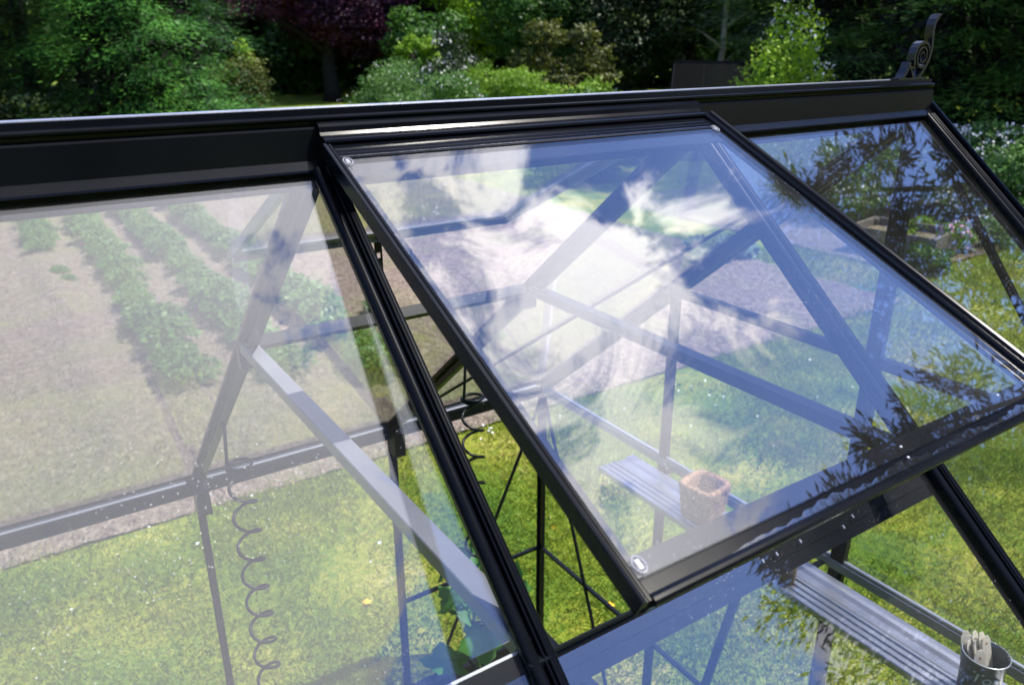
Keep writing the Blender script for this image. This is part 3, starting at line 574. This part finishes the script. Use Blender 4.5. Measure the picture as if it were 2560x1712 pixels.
def spool(name, x, y, z, R, h, m, label, tilt=0.0):
    mb = MB(); N = 9; prof = [(R*.32, 0)]
    for k in range(N): prof += [(R*(.93+.07*math.cos((k-N/2)*.5)), h*(k+.1)/N), (R*(.97+.05*math.cos((k-N/2)*.5)), h*(k+.5)/N), (R*(.93+.07*math.cos((k-N/2)*.5)), h*(k+.9)/N)]
    prof += [(R*.8, h*1.03), (R*.5, h*1.04), (R*.32, h), (R*.30, h*.5), (R*.32, 0)]
    mb.lathe(prof, (0, 0, 0), 30); o = mb.build(name, m, None, True); o.location = (x, y, z+Z0); o.rotation_euler = (tilt, 0, .4); tag(o, label, 'twine'); return o
spool('twine_ball', 1.343, .225, ZS+.004, .036, .062, M_twine, 'pale ball of jute twine on the shelf beside the fibre pot, half behind the window')
spool('twine_ball', 1.262, .015, ZS+.004, .026, .070, M_dktw, 'dark brown bundle of twine on the shelf edge, just under the sill bar')
# zinc label holder with plant labels
PX, PY, PR, PH = 1.300, -.497, .0480, .114
pot = empty('label_pot', (PX, PY, ZS+Z0+.003)); tag(pot, 'dark zinc pot with chalky lettering, packed with white plant labels', 'pot')
MB().lathe([(.001, 0), (PR*.86, 0), (PR*.97, PH-.004), (PR*1.03, PH-.003), (PR*1.04, PH), (PR*1.0, PH+.002), (PR*.965, PH-.001), (PR*.94, PH-.006), (PR*.83, .003), (.001, .003)], (0, 0, 0), 48).build('pot_body', M_zinc, pot, True)
MB().tube([(PR*1.02*math.cos(a), PR*1.02*math.sin(a), PH) for a in [k*2*math.pi/40 for k in range(41)]], .0018, 6, z0=False).build('rim', M_alu, pot, True)
cu = bpy.data.curves.new('lettering', 'FONT'); cu.body = 'Tor'; cu.size = .040; cu.extrude = .0004; cu.align_x = 'LEFT'; cu.shear = .15
to = bpy.data.objects.new('lettering', cu); link(to)
bpy.context.view_layer.update(); dg = bpy.context.evaluated_depsgraph_get(); me = bpy.data.meshes.new_from_object(to.evaluated_get(dg)); bpy.data.objects.remove(to)
a0 = math.atan2(-1.086-PY, -.383-PX)-.42
for vtx in me.vertices:
    x, y, z = vtx.co; zz = PH-.052+y; R_ = PR*(.86+.11*zz/PH)+.0006+z; a = a0+x/PR; vtx.co = (R_*math.cos(a), R_*math.sin(a), zz)
me.materials.clear(); me.materials.append(M_chalk); link(bpy.data.objects.new('lettering', me), pot)
rl = random.Random(3)
wv = Vector((math.cos(math.radians(-52)), math.sin(math.radians(-52)), 0)); dv = Vector((-wv.y, wv.x, 0))
spots = [(-.030, .012, .034, 0), (-.024, .004, .030, 0), (-.006, -.022, .012, 0), (-.002, -.010, .008, 0), (.006, .0, .026, 1), (.012, -.004, .028, 1), (.017, -.002, .030, 1), (.022, .003, .042, 1), (.027, .006, .044, 1), (.034, .008, .046, 1), (.038, .004, .040, 1)]
lab_txt = ['tall white plant label at the left edge of the zinc pot', 'white plant label tucked behind the leftmost one in the zinc pot', 'short white plant label with round eyelet at the front of the zinc pot', 'short white plant label just behind the front one in the zinc pot', 'first of the closely packed plant labels right of the gap in the pot', 'second of the closely packed plant labels right of the gap in the pot', 'third of the closely packed plant labels right of the gap in the pot', 'tall plant label with brown eyelet right of the middle of the pot', 'tall plant label behind the one with the brown eyelet', 'tallest white plant label near the right rim of the pot', 'rightmost white plant label leaning on the pot rim']
for i, (a, b, hh, m_) in enumerate(spots):
    hh -= .004; a *= .82; b *= .82
    o = empty('plant_label', (PX+wv.x*a+dv.x*b, PY+wv.y*a+dv.y*b, ZS+Z0+.01)); tag(o, lab_txt[i], 'plant label', 'white plant labels standing in the zinc pot')
    H_ = PH-.012+hh; w_ = .0130 if i not in (2,) else .016; p = MB(); out_ = [(-w_, 0), (w_, 0), (w_, H_-.012), (w_*.5, H_), (-w_*.5, H_), (-w_, H_-.012)]
    p.sweep(out_, (-.0005, 0, 0), (.0005, 0, 0), (0, 1, 0), (0, 0, 1), z0=False); c = p.build('card', M_white, o)
    p = MB(); p.tube([(-.0009, 0, H_-.019), (.0009, 0, H_-.019)], .0030, 12, z0=False); p.build('eyelet', M_string, o)
    o.rotation_euler = (rl.uniform(-.08, .08), rl.uniform(-.10, .02)-.22-(.10 if m_ else .0), math.radians(rl.uniform(248, 276)-(0 if m_ else 6)))
# cardboard box at the right edge
cb = empty('cardboard_box', (1.325, -.66, ZS+Z0+.003)); tag(cb, 'brown cardboard box on the shelf, cut by the right edge of the picture', 'box')
mb = MB()
for c, sx, sy, sz in (((0, .05, .052), .11, .003, .104), ((0, -.06, .052), .11, .003, .104), ((.055, -.005, .052), .003, .107, .1035), ((-.055, -.005, .052), .003, .107, .1035), ((0, -.005, .002), .108, .106, .003)): mb.box(c, sx, sy, sz)
mb.build('box_body', M_card, cb); MB().add([(-.053, .051, .104), (.053, .051, .104), (.05, .075, .128), (-.05, .075, .128), (-.053, .053, .104), (.053, .053, .104), (.05, .077, .128), (-.05, .077, .128)], [(0, 1, 2, 3), (7, 6, 5, 4), (0, 4, 5, 1), (3, 2, 6, 7), (0, 3, 7, 4), (1, 5, 6, 2)]).build('flap', M_card, cb); cb.rotation_euler.z = .25

# ------------------------------------------------------------------ spiral plant supports hung from the far rafters
def spiral(x, y, ztop, label, phase):
    o = empty('spiral_plant_support', (x, y, ztop+Z0)); tag(o, label, 'plant support', 'black spiral plant supports hanging from the far rafters')
    MB().tube([(.010, .004, .012), (.004, 0, .022), (-.006, 0, .018), (-.008, 0, .004), (-.002, 0, -.004), (.006, 0, -.003)], .0022, 7, z0=False).build('hook', M_galv, o, True)
    R_ = .0345; pts = [(-.004, 0, -.004), (-.008, 0, -.06), (-.012, 0, -.118), (-.014, -.003, -.128)]
    cx, cy = .018, 0.0; N = 24
    z = -.132
    for k in range(int(N*1.3)): pts.append((cx-R_*math.cos(2*math.pi*k/N)*1.0, cy-R_*math.sin(2*math.pi*k/N), z-.010*k/N)); 
    kk = int(N*1.3); z2 = z-.010*kk/N
    for k in range(1, N*15): pts.append((cx-R_*math.cos(2*math.pi*(k+kk)/N), cy-R_*math.sin(2*math.pi*(k+kk)/N), z2-.0985*k/N))
    MB().tube(pts, .0050, 7, z0=False).build('spiral_wire', M_wire, o, True); return o
spiral(0.012, .93, -.822, 'black spiral wire on a steel hook under the far rafter left of centre', 0)
spiral(0.752, .905, -.800, 'black spiral wire hanging behind the near rafter, a cucumber vine at its foot', 0)

# cucumber climbing the second spiral
def leafshape(R_, seed, curl=.25):
    q = random.Random(seed); vs = [(0, 0, 0)]; n = 30
    for ring in (.5, 1):
        for k in range(n):
            a = 2*math.pi*k/n; lob = 1+.16*math.cos(5*a)+.05*math.cos(15*a)-.35*math.exp(-((a-math.pi)**2)*6); rad = R_*ring*lob
            vs.append((rad*math.cos(a), rad*math.sin(a)*.9, -curl*R_*ring**2*(.6+.5*math.cos(2*a))+.05*R_*math.cos(5*a)*ring))
    fs = [(0, 1+k, 1+(k+1) % n) for k in range(n)]+[(1+k, 1+n+k, 1+n+(k+1) % n, 1+(k+1) % n) for k in range(n)]
    return vs, fs
cx, cy = .775, .90
cuc = empty('cucumber_vine', (cx, cy, 0)); tag(cuc, 'young cucumber vine with a yellow flower climbing the right spiral', 'vine')
MB().tube([(.0, .0, 0), (.02, .0, .5), (-.02, .01, .9), (.015, 0, 1.15), (0, .0, 1.30), (.01, 0, 1.42)], [.007, .006, .006, .005, .004, .003], 7, z0=False).build('stem', M_stem, cuc, True)
q = random.Random(8)
for k, (dx, dy, z, R_, rx, ry, rz) in enumerate(((-.11, -.06, 1.12, .085, .3, .5, 2.8), (.05, -.08, 1.10, .09, .5, -.2, -1), (.14, -.02, 1.06, .085, -.2, 1.1, -.6), (.02, .03, 1.31, .04, .2, .6, .4), (-.05, .03, 1.0, .09, .1, -.4, 2), (-.14, -.02, 1.22, .055, .4, .9, 3), (.08, .06, .95, .09, .1, .1, 1.2), (-.04, -.09, .93, .09, .3, .3, -2), (.0, .02, 1.20, .06, .2, .3, -1.4), (.12, .05, .80, .09, 0, .2, .5), (-.12, .02, .78, .09, .1, -.2, 2.6))):
    vs, fs = leafshape(R_, k); lm = MB().add(vs, fs).build('leaf', M_cuc, cuc, True); lm.location = (dx, dy, z); lm.rotation_euler = (rx, ry, rz)
    MB().tube([(0, 0, z-.08), (dx*.5, dy*.5, z-.01), (dx*.93, dy*.93, z-.002)], .0022, 5, z0=False).build('leaf_stalk', M_stem, cuc, True)
fl = MB()
for k in range(5):
    a = k*1.2566; vs = [(0, 0, 0), (.012*math.cos(a-.4), .012*math.sin(a-.4), .006), (.024*math.cos(a), .024*math.sin(a), .008), (.012*math.cos(a+.4), .012*math.sin(a+.4), .006)]; fl.add(vs, [(0, 1, 2, 3)])
f = fl.build('flower', M_yel, cuc); f.location = (-.085, -.05, 1.155); f.rotation_euler = (.9, -.6, 0)

# ------------------------------------------------------------------ potato rows
def potato_mesh(seed, R_=.25, hgt=.30, n=460):
    r_ = np.random.default_rng(seed); st = r_.integers(0, 9, n); a = st*.7+r_.normal(size=n)*.35; tt = r_.random(n)**.6
    C = np.stack([np.cos(a)*R_*tt, np.sin(a)*R_*tt, hgt*(.25+.75*(1-.45*tt**2))*(.55+.45*r_.random(n))], 1)+r_.normal(size=(n, 3))*.018
    T = C*np.array([1, 1, 0])+r_.normal(size=(n, 3))*.07+np.array([0, 0, -.02]); N_ = np.array([0, 0, 1.0])+r_.normal(size=(n, 3))*.38+C*np.array([1, 1, 0])*1.2
    o = quads('potato_plant', C, T, N_, .058*(.6+.8*r_.random(n)), .038, M_pot, bend=.18); return o
protos = [potato_mesh(50+i) for i in range(6)]
rowdef = [(0.02, [11.7+.31*i for i in range(12)], 'leftmost potato row'), (0.72, [5.7+.31*i for i in range(32)], 'second potato row from the left'), (1.47, [5.4+.31*i for i in range(32)], 'third potato row from the left'), (2.24, [5.0+.31*i for i in range(33)], 'rightmost potato row')]
def ordw(k):
    on = ['first', 'second', 'third', 'fourth', 'fifth', 'sixth', 'seventh', 'eighth', 'ninth', 'tenth', 'eleventh', 'twelfth', 'thirteenth', 'fourteenth', 'fifteenth', 'sixteenth', 'seventeenth', 'eighteenth', 'nineteenth', 'twentieth']
    return on[k] if k < 20 else ('thirtieth' if k == 29 else ('twenty-' if k < 29 else 'thirty-')+on[(k-20) % 10])
pq = random.Random(4); first = True; cnt = 0
for rx, ys, nm in rowdef:
    for j, y in enumerate(ys):
        if nm.startswith('third') and 8.6 < y < 9.2: continue
        p_ = protos[cnt % 6]; o = p_ if cnt < 6 else link(p_.copy()); cnt += 1
        s_ = pq.uniform(.70, 1.10)*(1.08 if y < 8 and rx > .1 else 1); o.location = (rx+pq.uniform(-.05, .05), y+pq.uniform(-.06, .06), .05); o.rotation_euler = (0, 0, pq.uniform(0, 6.28)); o.scale = (s_, s_, s_*pq.uniform(.85, 1.1))
        tag(o, 'leafy potato plant, '+ordw(j)+' from the near end of the '+nm.replace(' potato', ''), 'potato plant', 'potato plants in the '+nm)
for (x, y, s_, lb) in ((.1, 10.3, .5, 'small lone potato plant in front of the leftmost row'), (.16, 9.9, .4, 'tiny seedling on bare soil in front of the leftmost row'), (2.9, 6.6, .7, 'stray potato plant right of the rightmost row'), (3.6, 5.2, .3, 'small green weed on bare soil right of the rows'), (3.3, 7.4, .28, 'tiny weed far from the rows on bare soil')):
    o = link(protos[2].copy()); o.location = (x, y, .03); o.scale = (s_, s_, s_); tag(o, lb, 'plant'); o['group'] = ''; del o['group']
# daisies and fallen leaves on the lawn
dm = MB()
for k in range(9):
    a = k*2*math.pi/9; dm.add([(.003*math.cos(a-.5), .003*math.sin(a-.5), .03), (.008*math.cos(a-.28), .008*math.sin(a-.28), .032), (.008*math.cos(a+.28), .008*math.sin(a+.28), .032), (.003*math.cos(a+.5), .003*math.sin(a+.5), .03)], [(0, 1, 2, 3)])
dm.tube([(0, 0, 0), (0, 0, .03)], .001, 5, z0=False)
daisy0 = dm.build('daisy', M_flw); dr = random.Random(9); k = 0
for (cx_, cy_, sx, sy, n_) in ((2.45, 3.62, .14, .09, 9), (1.25, 2.65, .12, .1, 5), (3.9, 2.9, .6, .4, 20), (1.0, 3.2, .7, .3, 4), (4.6, 2.2, .7, .6, 7)):
    for _ in range(n_):
        o = daisy0 if k == 0 else link(daisy0.copy()); k += 1; s_ = dr.uniform(.9, 1.5)
        o.location = (cx_+dr.gauss(0, sx), min(3.7, cy_+dr.gauss(0, sy)), 0.01); o.scale = (s_, s_, 1); o.rotation_euler = (dr.uniform(-.3, .3), dr.uniform(-.3, .3), 0); tag(o, 'tiny white daisy in the mown lawn', 'daisy', 'daisies dotted over the lawn')
for i, (x, y, lb) in enumerate(((.86, 2.25, 'small yellow leaf on the grass right of the left spiral'), (1.0, 1.15, 'yellow leaf on the grass near the bottom edge, left of the cucumber'), (1.95, 1.5, 'yellow leaf on the grass below the sill bar'))):
    vs, fs = leafshape(.022, i); o = MB().add(vs, fs).build('fallen_leaf', M_yel, None, True); o.location = (x, y, .035); tag(o, lb, 'leaf')

# ------------------------------------------------------------------ garden behind
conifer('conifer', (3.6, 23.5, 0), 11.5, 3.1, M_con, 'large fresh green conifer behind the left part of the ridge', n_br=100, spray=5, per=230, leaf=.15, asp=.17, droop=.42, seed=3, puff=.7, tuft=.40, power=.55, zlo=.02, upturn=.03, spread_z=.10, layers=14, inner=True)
conifer('conifer', (1.1, 26.5, 0), 12, 2.4, M_gr, 'yellowish green conifer at the left behind the large one', n_br=110, spray=6, per=50, leaf=.13, seed=14, tuft=.36, puff=.6, power=.6)
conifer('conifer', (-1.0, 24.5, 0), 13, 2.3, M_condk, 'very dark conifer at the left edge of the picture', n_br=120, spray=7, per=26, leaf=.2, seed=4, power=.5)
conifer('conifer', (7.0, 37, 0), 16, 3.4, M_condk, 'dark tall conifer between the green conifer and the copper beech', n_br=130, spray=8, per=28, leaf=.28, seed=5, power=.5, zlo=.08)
broad_tree('copper_beech', (14.8, 38.5, 0), 12, (4.4, 3.6, 4.2), M_beech, 'dark purple copper beech with a leaning black trunk', 'tree', 60000, .16, seed=6, crown_z=6.0, blobs=34, trunk_r=.42)
broad_tree('copper_beech', (20.5, 38.5, 0), 12, (3.6, 3.2, 4.0), M_beech, 'reddish copper beech right of the leaning one, above the white shrubs', 'tree', 50000, .16, seed=7, crown_z=6.3, blobs=34)
shrub('shrub', (6.6, 25.3, 0), (1.25, 1.2, 1.25), M_olive, 'loose olive brown bush left of the bright grass gap', 9000, .10, 8, 0)
shrub('shrub', (9.8, 36, 0), (.8, .8, 1.5), M_yg, 'yellow green young bush behind the olive one', 4200, .12, 9)
shrub('flowering_shrub', (11.6, 23.6, 0), (1.7, 1.4, 1.25), M_bush, 'green shrub dotted with white flowers right of the leaning trunk', 18000, .07, 10, 260, fsize=.6)
shrub('flowering_shrub', (14.6, 25.6, 0), (1.15, 1.0, 1.62), M_dkg, 'dark shrub capped with dense white blossom', 6000, .10, 11, 1100, fsize=.6)
shrub('shrub', (13.4, 20.4, 0), (1.5, 1.2, 1.0), M_ygb, 'rounded yellow green shrub in front of the white blossom', 16000, .065, 12)
shrub('shrub', (11.4, 20.0, 0), (1.3, 1.0, .95), M_bush, 'mid green shrub just left of the yellow green one', 8000, .09, 42, 160)
shrub('shrub', (15.2, 18.9, 0), (1.4, 1.1, .95), M_ygb, 'spreading yellow green shrub at the right end of the shrub border', 8000, .09, 43)
broad_tree('tree', (14.0, 27.5, 0), 4.0, (.9, .9, .9), M_ygb, 'small fresh green tree in front of the copper beech', 'tree', 3500, .13, seed=44, crown_z=2.4, blobs=12, trunk_r=.08)
broad_tree('tree', (20.5, 34.5, 0), 9, (2.0, 2.0, 3.6), M_yg, 'light yellow green tree right of the copper beech', 'tree', 26000, .15, seed=13, crown_z=5.3)
broad_tree('tree', (20.4, 28.5, 0), 9, (2.7, 2.4, 3.2), M_gr, 'mid green bushy tree above the yellow green shrubs', 'tree', 45000, .13, seed=15, crown_z=4.0, blobs=34)
broad_tree('tree', (23.0, 25.5, 0), 10, (2.6, 2.4, 3.6), M_dkg, 'dark green tree behind the middle of the ridge', 'tree', 42000, .13, seed=16, crown_z=4.4, blobs=34)
broad_tree('tree', (18.6, 24.0, 0), 4.5, (1.9, 1.6, 1.7), M_olive, 'low brownish olive tree left of the distant glasshouse', 'tree', 9000, .15, seed=17, crown_z=2.0, blobs=18, trunk_r=.1)
broad_tree('tree', (26.6, 25.5, 0), 12, (3.0, 3.0, 4.2), M_dkg, 'dark tree with sparse lit leaves above the distant glasshouse', 'tree', 42000, .14, seed=18, crown_z=5.6, blobs=34)
broad_tree('birch', (25.4, 22.6, 0), 11, (2.3, 2.3, 3.2), M_dkg, 'tree with a pale peeling trunk above the distant glasshouse', 'tree', 12000, .16, seed=19, crown_z=6.6, bark=M_birch, trunk_r=.17)
broad_tree('tree', (17.5, 33.0, 0), 6, (2.0, 2.0, 1.9), M_gr, 'green tree filling the gap under the beech crowns', 'tree', 9000, .2, seed=45, crown_z=2.6)
shrub('white_flowering_bush', (11.55, 8.25, 0), (1.0, .8, 1.62), M_yg, 'tall bright green bush with small white flowers left of the finial', 11000, .06, 20, 420, blobs=20, fsize=.85)
for i, (x, y, h, R_, lb) in enumerate(((19.0, 12.6, 14, 3.0, 'dark spruce directly behind the white flowering bush'), (17.6, 8.9, 15, 3.3, 'broad dark spruce behind the ridge finial'), (18.0, 5.6, 15, 3.2, 'dark spruce at the right edge of the picture'), (22.5, 17, 14, 3.0, 'dark spruce right of the pale trunk'))):
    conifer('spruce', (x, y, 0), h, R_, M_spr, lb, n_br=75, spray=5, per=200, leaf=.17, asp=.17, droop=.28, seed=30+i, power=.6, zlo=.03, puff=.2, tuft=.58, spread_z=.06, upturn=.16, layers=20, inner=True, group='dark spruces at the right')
shrub('white_flowering_bush', (13.3, 5.4, 0), (1.25, 1.1, .85), M_bush, 'rounded bush covered in white flowers at the right edge', 12000, .075, 21, 1300, fsize=.7)
shrub('white_flowering_bush', (11.9, 6.9, 0), (1.1, .9, .80), M_bush, 'white flowering bush seen through the small right roof pane', 9000, .075, 22, 800, fsize=.7)
shrub('white_flowering_bush', (13.6, 8.6, 0), (1.2, 1.0, .9), M_bush, 'white flowering bush behind the raised bed', 7000, .08, 23, 260)
shrub('perennial', (10.9, 4.75, 0), (.65, .45, .26), M_ygb, 'low mound of pink and white flowers in the bed by the lawn', 3500, .05, 24, 260, fmat=M_pinkf, cat='flowers', fsize=1.0)
shrub('perennial', (11.8, 4.55, 0), (.7, .45, .24), M_bush, 'mound of pale flowers right of the pink one', 3000, .05, 25, 260, cat='flowers', fsize=.9)
shrub('grass_clump', (9.75, 4.30, 0), (.34, .30, .17), M_gr, 'round clump of green foliage at the lawn edge', 3500, .06, 26, cat='plant')
shrub('perennial', (7.9, 6.3, 0), (.42, .36, .17), M_blue, 'large blue green cabbage like plant seen through the open window', 1600, .15, 28, cat='plant')
shrub('shrub', (10.6, 12.5, 0), (1.3, 1.0, .6), M_bush, 'low green shrub at the far right end of the field', 6000, .09, 46)
shrub('shrub', (12.4, 14.2, 0), (1.5, 1.2, .95), M_gr, 'green shrub behind the field, right of the other one', 7000, .1, 47)
for i, (x, y, lb) in enumerate(((16.6, 8.2, 'dark laurel bush under the spruce behind the finial'), (16.2, 5.2, 'dark laurel bush under the rightmost spruce'), (17.2, 2.6, 'dark laurel bush at the far right edge'), (17.0, 11.2, 'dark laurel bush under the spruce left of the finial'), (.6, 23.5, 'dark laurel bush at the left edge under the conifers'), (3.0, 27.5, 'dark laurel bush behind the large green conifer'))):
    shrub('laurel_bush', (x, y, 0), (1.9, 1.7, 1.0), M_dkg, lb, 7000, .12, 200+i)
# raised bed
rb = empty('raised_bed', (10.25, 5.0, 0)); tag(rb, 'grey weathered wooden raised bed beside the flower border', 'raised bed'); rb.rotation_euler.z = math.radians(10)
for c, sx, sy in (((-.42, 0, .2), .04, 1.2), ((.42, 0, .2), .04, 1.2), ((0, .58, .2), .80, .04), ((0, -.58, .2), .80, .04)): MB().box(c, sx, sy, .40).build('board', M_wood, rb)
for i in (-1, 1):
    for j in (-1, 1): MB().box((i*.37, j*.53, .19), .05, .05, .38).build('corner_post', M_wood, rb)
MB().box((0, 0, .15), .78, 1.1, .28).build('soil', M_soil, rb)
shrub('salad_plant', (10.1, 4.8, .29), (.10, .10, .07), M_yg, 'small lime green plant inside the raised bed', 260, .05, 48, cat='plant', blobs=6)
# pale garden wall in the gap
gw = MB().box((14.0, 43.5, .45), 9, .25, .9).build('garden_wall', M_wall); tag(gw, 'low pale wall at the end of the bright grass gap', 'wall'); gw.rotation_euler.z = -.2
hd = empty('hedge', (14, 45, 0)); tag(hd, 'dark green hedge behind the pale wall', 'hedge')
leaf_crown('crown', [(x, 0, 1.2, 1.6, .9, 1.3) for x in np.arange(-8, 9, 1.6)], 12000, .2, M_gr, hd)
# distant glasshouse
g2 = empty('small_glasshouse', (15.9, 13.4, 0)); tag(g2, 'distant dark framed glasshouse roof left of the white flowering bush', 'greenhouse')
g2.rotation_euler.z = math.radians(-47); f = MB(); lx, ly, ez, rz = 1.5, 1.1, 1.45, 2.32
for x in np.linspace(-lx, lx, 5):
    for s in (-1, 1): f.bar((x, s*ly, ez), (x, 0, rz), .035, .035, z0=False); f.bar((x, s*ly, 0), (x, s*ly, ez), .035, .035, (0, 1, 0), z0=False)
f.bar((-lx-.03, 0, rz+.02), (lx+.03, 0, rz+.02), .07, .06, z0=False)
for s in (-1, 1): f.bar((-lx, s*ly, ez), (lx, s*ly, ez), .05, .06, z0=False); f.bar((-lx, s*ly, .03), (lx, s*ly, .03), .05, .06, z0=False)
for x in (-lx, lx): f.bar((x, -ly, ez), (x, ly, ez), .03, .03, z0=False); f.bar((x, 0, 0), (x, 0, rz), .03, .03, (0, 1, 0), z0=False)
f.build('frame', M_in, g2)
for s in (-1, 1):
    d = Vector((0, -s*ly, rz-ez)); MB().sweep([(-lx, 0), (lx, 0), (lx, .004), (-lx, .004)], (0, s*ly, ez+.02), (0, 0, rz+.02), (1, 0, 0), (0, s*(rz-ez), ly), z0=False).build('roof_pane', M_glass3, g2)
    MB().box((0, s*ly, ez/2), 2*lx, .004, ez-.1).build('wall_pane', M_glass3, g2)
for i, (x, y) in enumerate(((17.3, 13.6), (16.7, 12.2))):
    shrub('white_flowering_bush', (x+.6, y+.9, 0), (.45, .4, 1.1), M_dkg, ('white blossom behind the distant glasshouse roof, left tuft', 'white blossom behind the distant glasshouse roof, right tuft')[i], 1500, .08, 60+i, 500)
# tall pines beyond the right gable and behind the viewer: they show only as reflections in the glass
def pine(base, h, R_, label, seed, n_br, zlo=.25, power=.55, per=70, tuft=.60, spray=5, upturn=.32, dense=False):
    return conifer('pine', base, h, R_, M_pine, label, n_br=n_br, spray=spray, per=per, leaf=.42, asp=.24, inner=dense, droop=.10, seed=seed, zlo=zlo, power=power, puff=.5, tuft=tuft, spread_z=.26, upturn=upturn, cat='pine tree', group='tall pines reflected in the roof glass', tr=.3)
pine((21.8, -6.0, 0), 26.0, 6.2, 'tall pine right of the greenhouse, reflected in the open window', 70, 84, power=.5)
pine((21.6, -13.3, 0), 20.6, 7.4, 'broad pine behind the viewer to the right, reflected in the lower pane', 71, 120, per=80, dense=True)
pine((24.2, -2.2, 0), 21.5, 4.6, 'sparse slender pine nearest the gable, reflected in the small right pane', 72, 24, spray=3, zlo=.35)
for i, (az, d, h, m_) in enumerate(((140, 19, 9, M_dkg), (158, 20, 10.5, M_dkg), (176, 18, 9.5, M_gr), (196, 20, 11, M_dkg), (216, 21, 11, M_dkg), (236, 19, 10, M_gr), (258, 20, 11, M_dkg), (280, 19, 10, M_dkg), (302, 22, 11, M_gr), (325, 24, 12, M_dkg))):  # unseen ring of trees, added to darken metal reflections and cut ambient light
    a_ = math.radians(az); broad_tree('tree', (d*math.sin(a_), -1+d*math.cos(a_), 0), h, (3.6, 3.6, h*.42), m_, ['round dark tree', 'tall dark tree', 'leafy green tree', 'old dark tree', 'wide dark tree', 'green garden tree', 'dense dark tree', 'dark edge tree', 'broad green tree', 'high dark tree'][i]+' added unseen behind the viewer, '+['right of the pool of light', 'nearer the right', 'straight behind', 'a little left of centre', 'on the sunny side', 'farther left', 'due left', 'left and slightly forward', 'forward left', 'far forward left'][i], 'tree', 6000, .4, seed=120+i, crown_z=h*.56, blobs=20)
# woodland closing the view
wd = []
wr = np.random.default_rng(90)
for a in np.linspace(-25, 112, 64):
    rad = 56+wr.normal()*3; a_ = math.radians(a); wd.append((rad*math.sin(a_), rad*math.cos(a_), 7+wr.normal()*1.5, 4.2, 4.2, 8.5))
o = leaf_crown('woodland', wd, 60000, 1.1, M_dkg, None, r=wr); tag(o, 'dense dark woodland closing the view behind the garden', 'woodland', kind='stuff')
for i, (x, y, m_, lb) in enumerate(((17, 46, M_gr, 'tall green tree behind the copper beeches'), (27, 38, M_dkg, 'tall dark tree right of the light yellow green one'), (33, 28, M_gr, 'tall green tree behind the pale trunk'), (31, 20, M_dkg, 'tall dark tree behind the spruces'), (3, 38, M_dkg, 'tall dark tree behind the green conifer'), (-6, 34, M_dkg, 'tall dark tree beyond the left edge'), (27, 8, M_dkg, 'tall dark tree behind the right spruces'))):
    broad_tree('tree', (x, y, 0), 16, (4.6, 4.6, 6.5), m_, lb, 'tree', 16000, .4, seed=80+i, crown_z=7.5, blobs=30, trunk_r=.4)
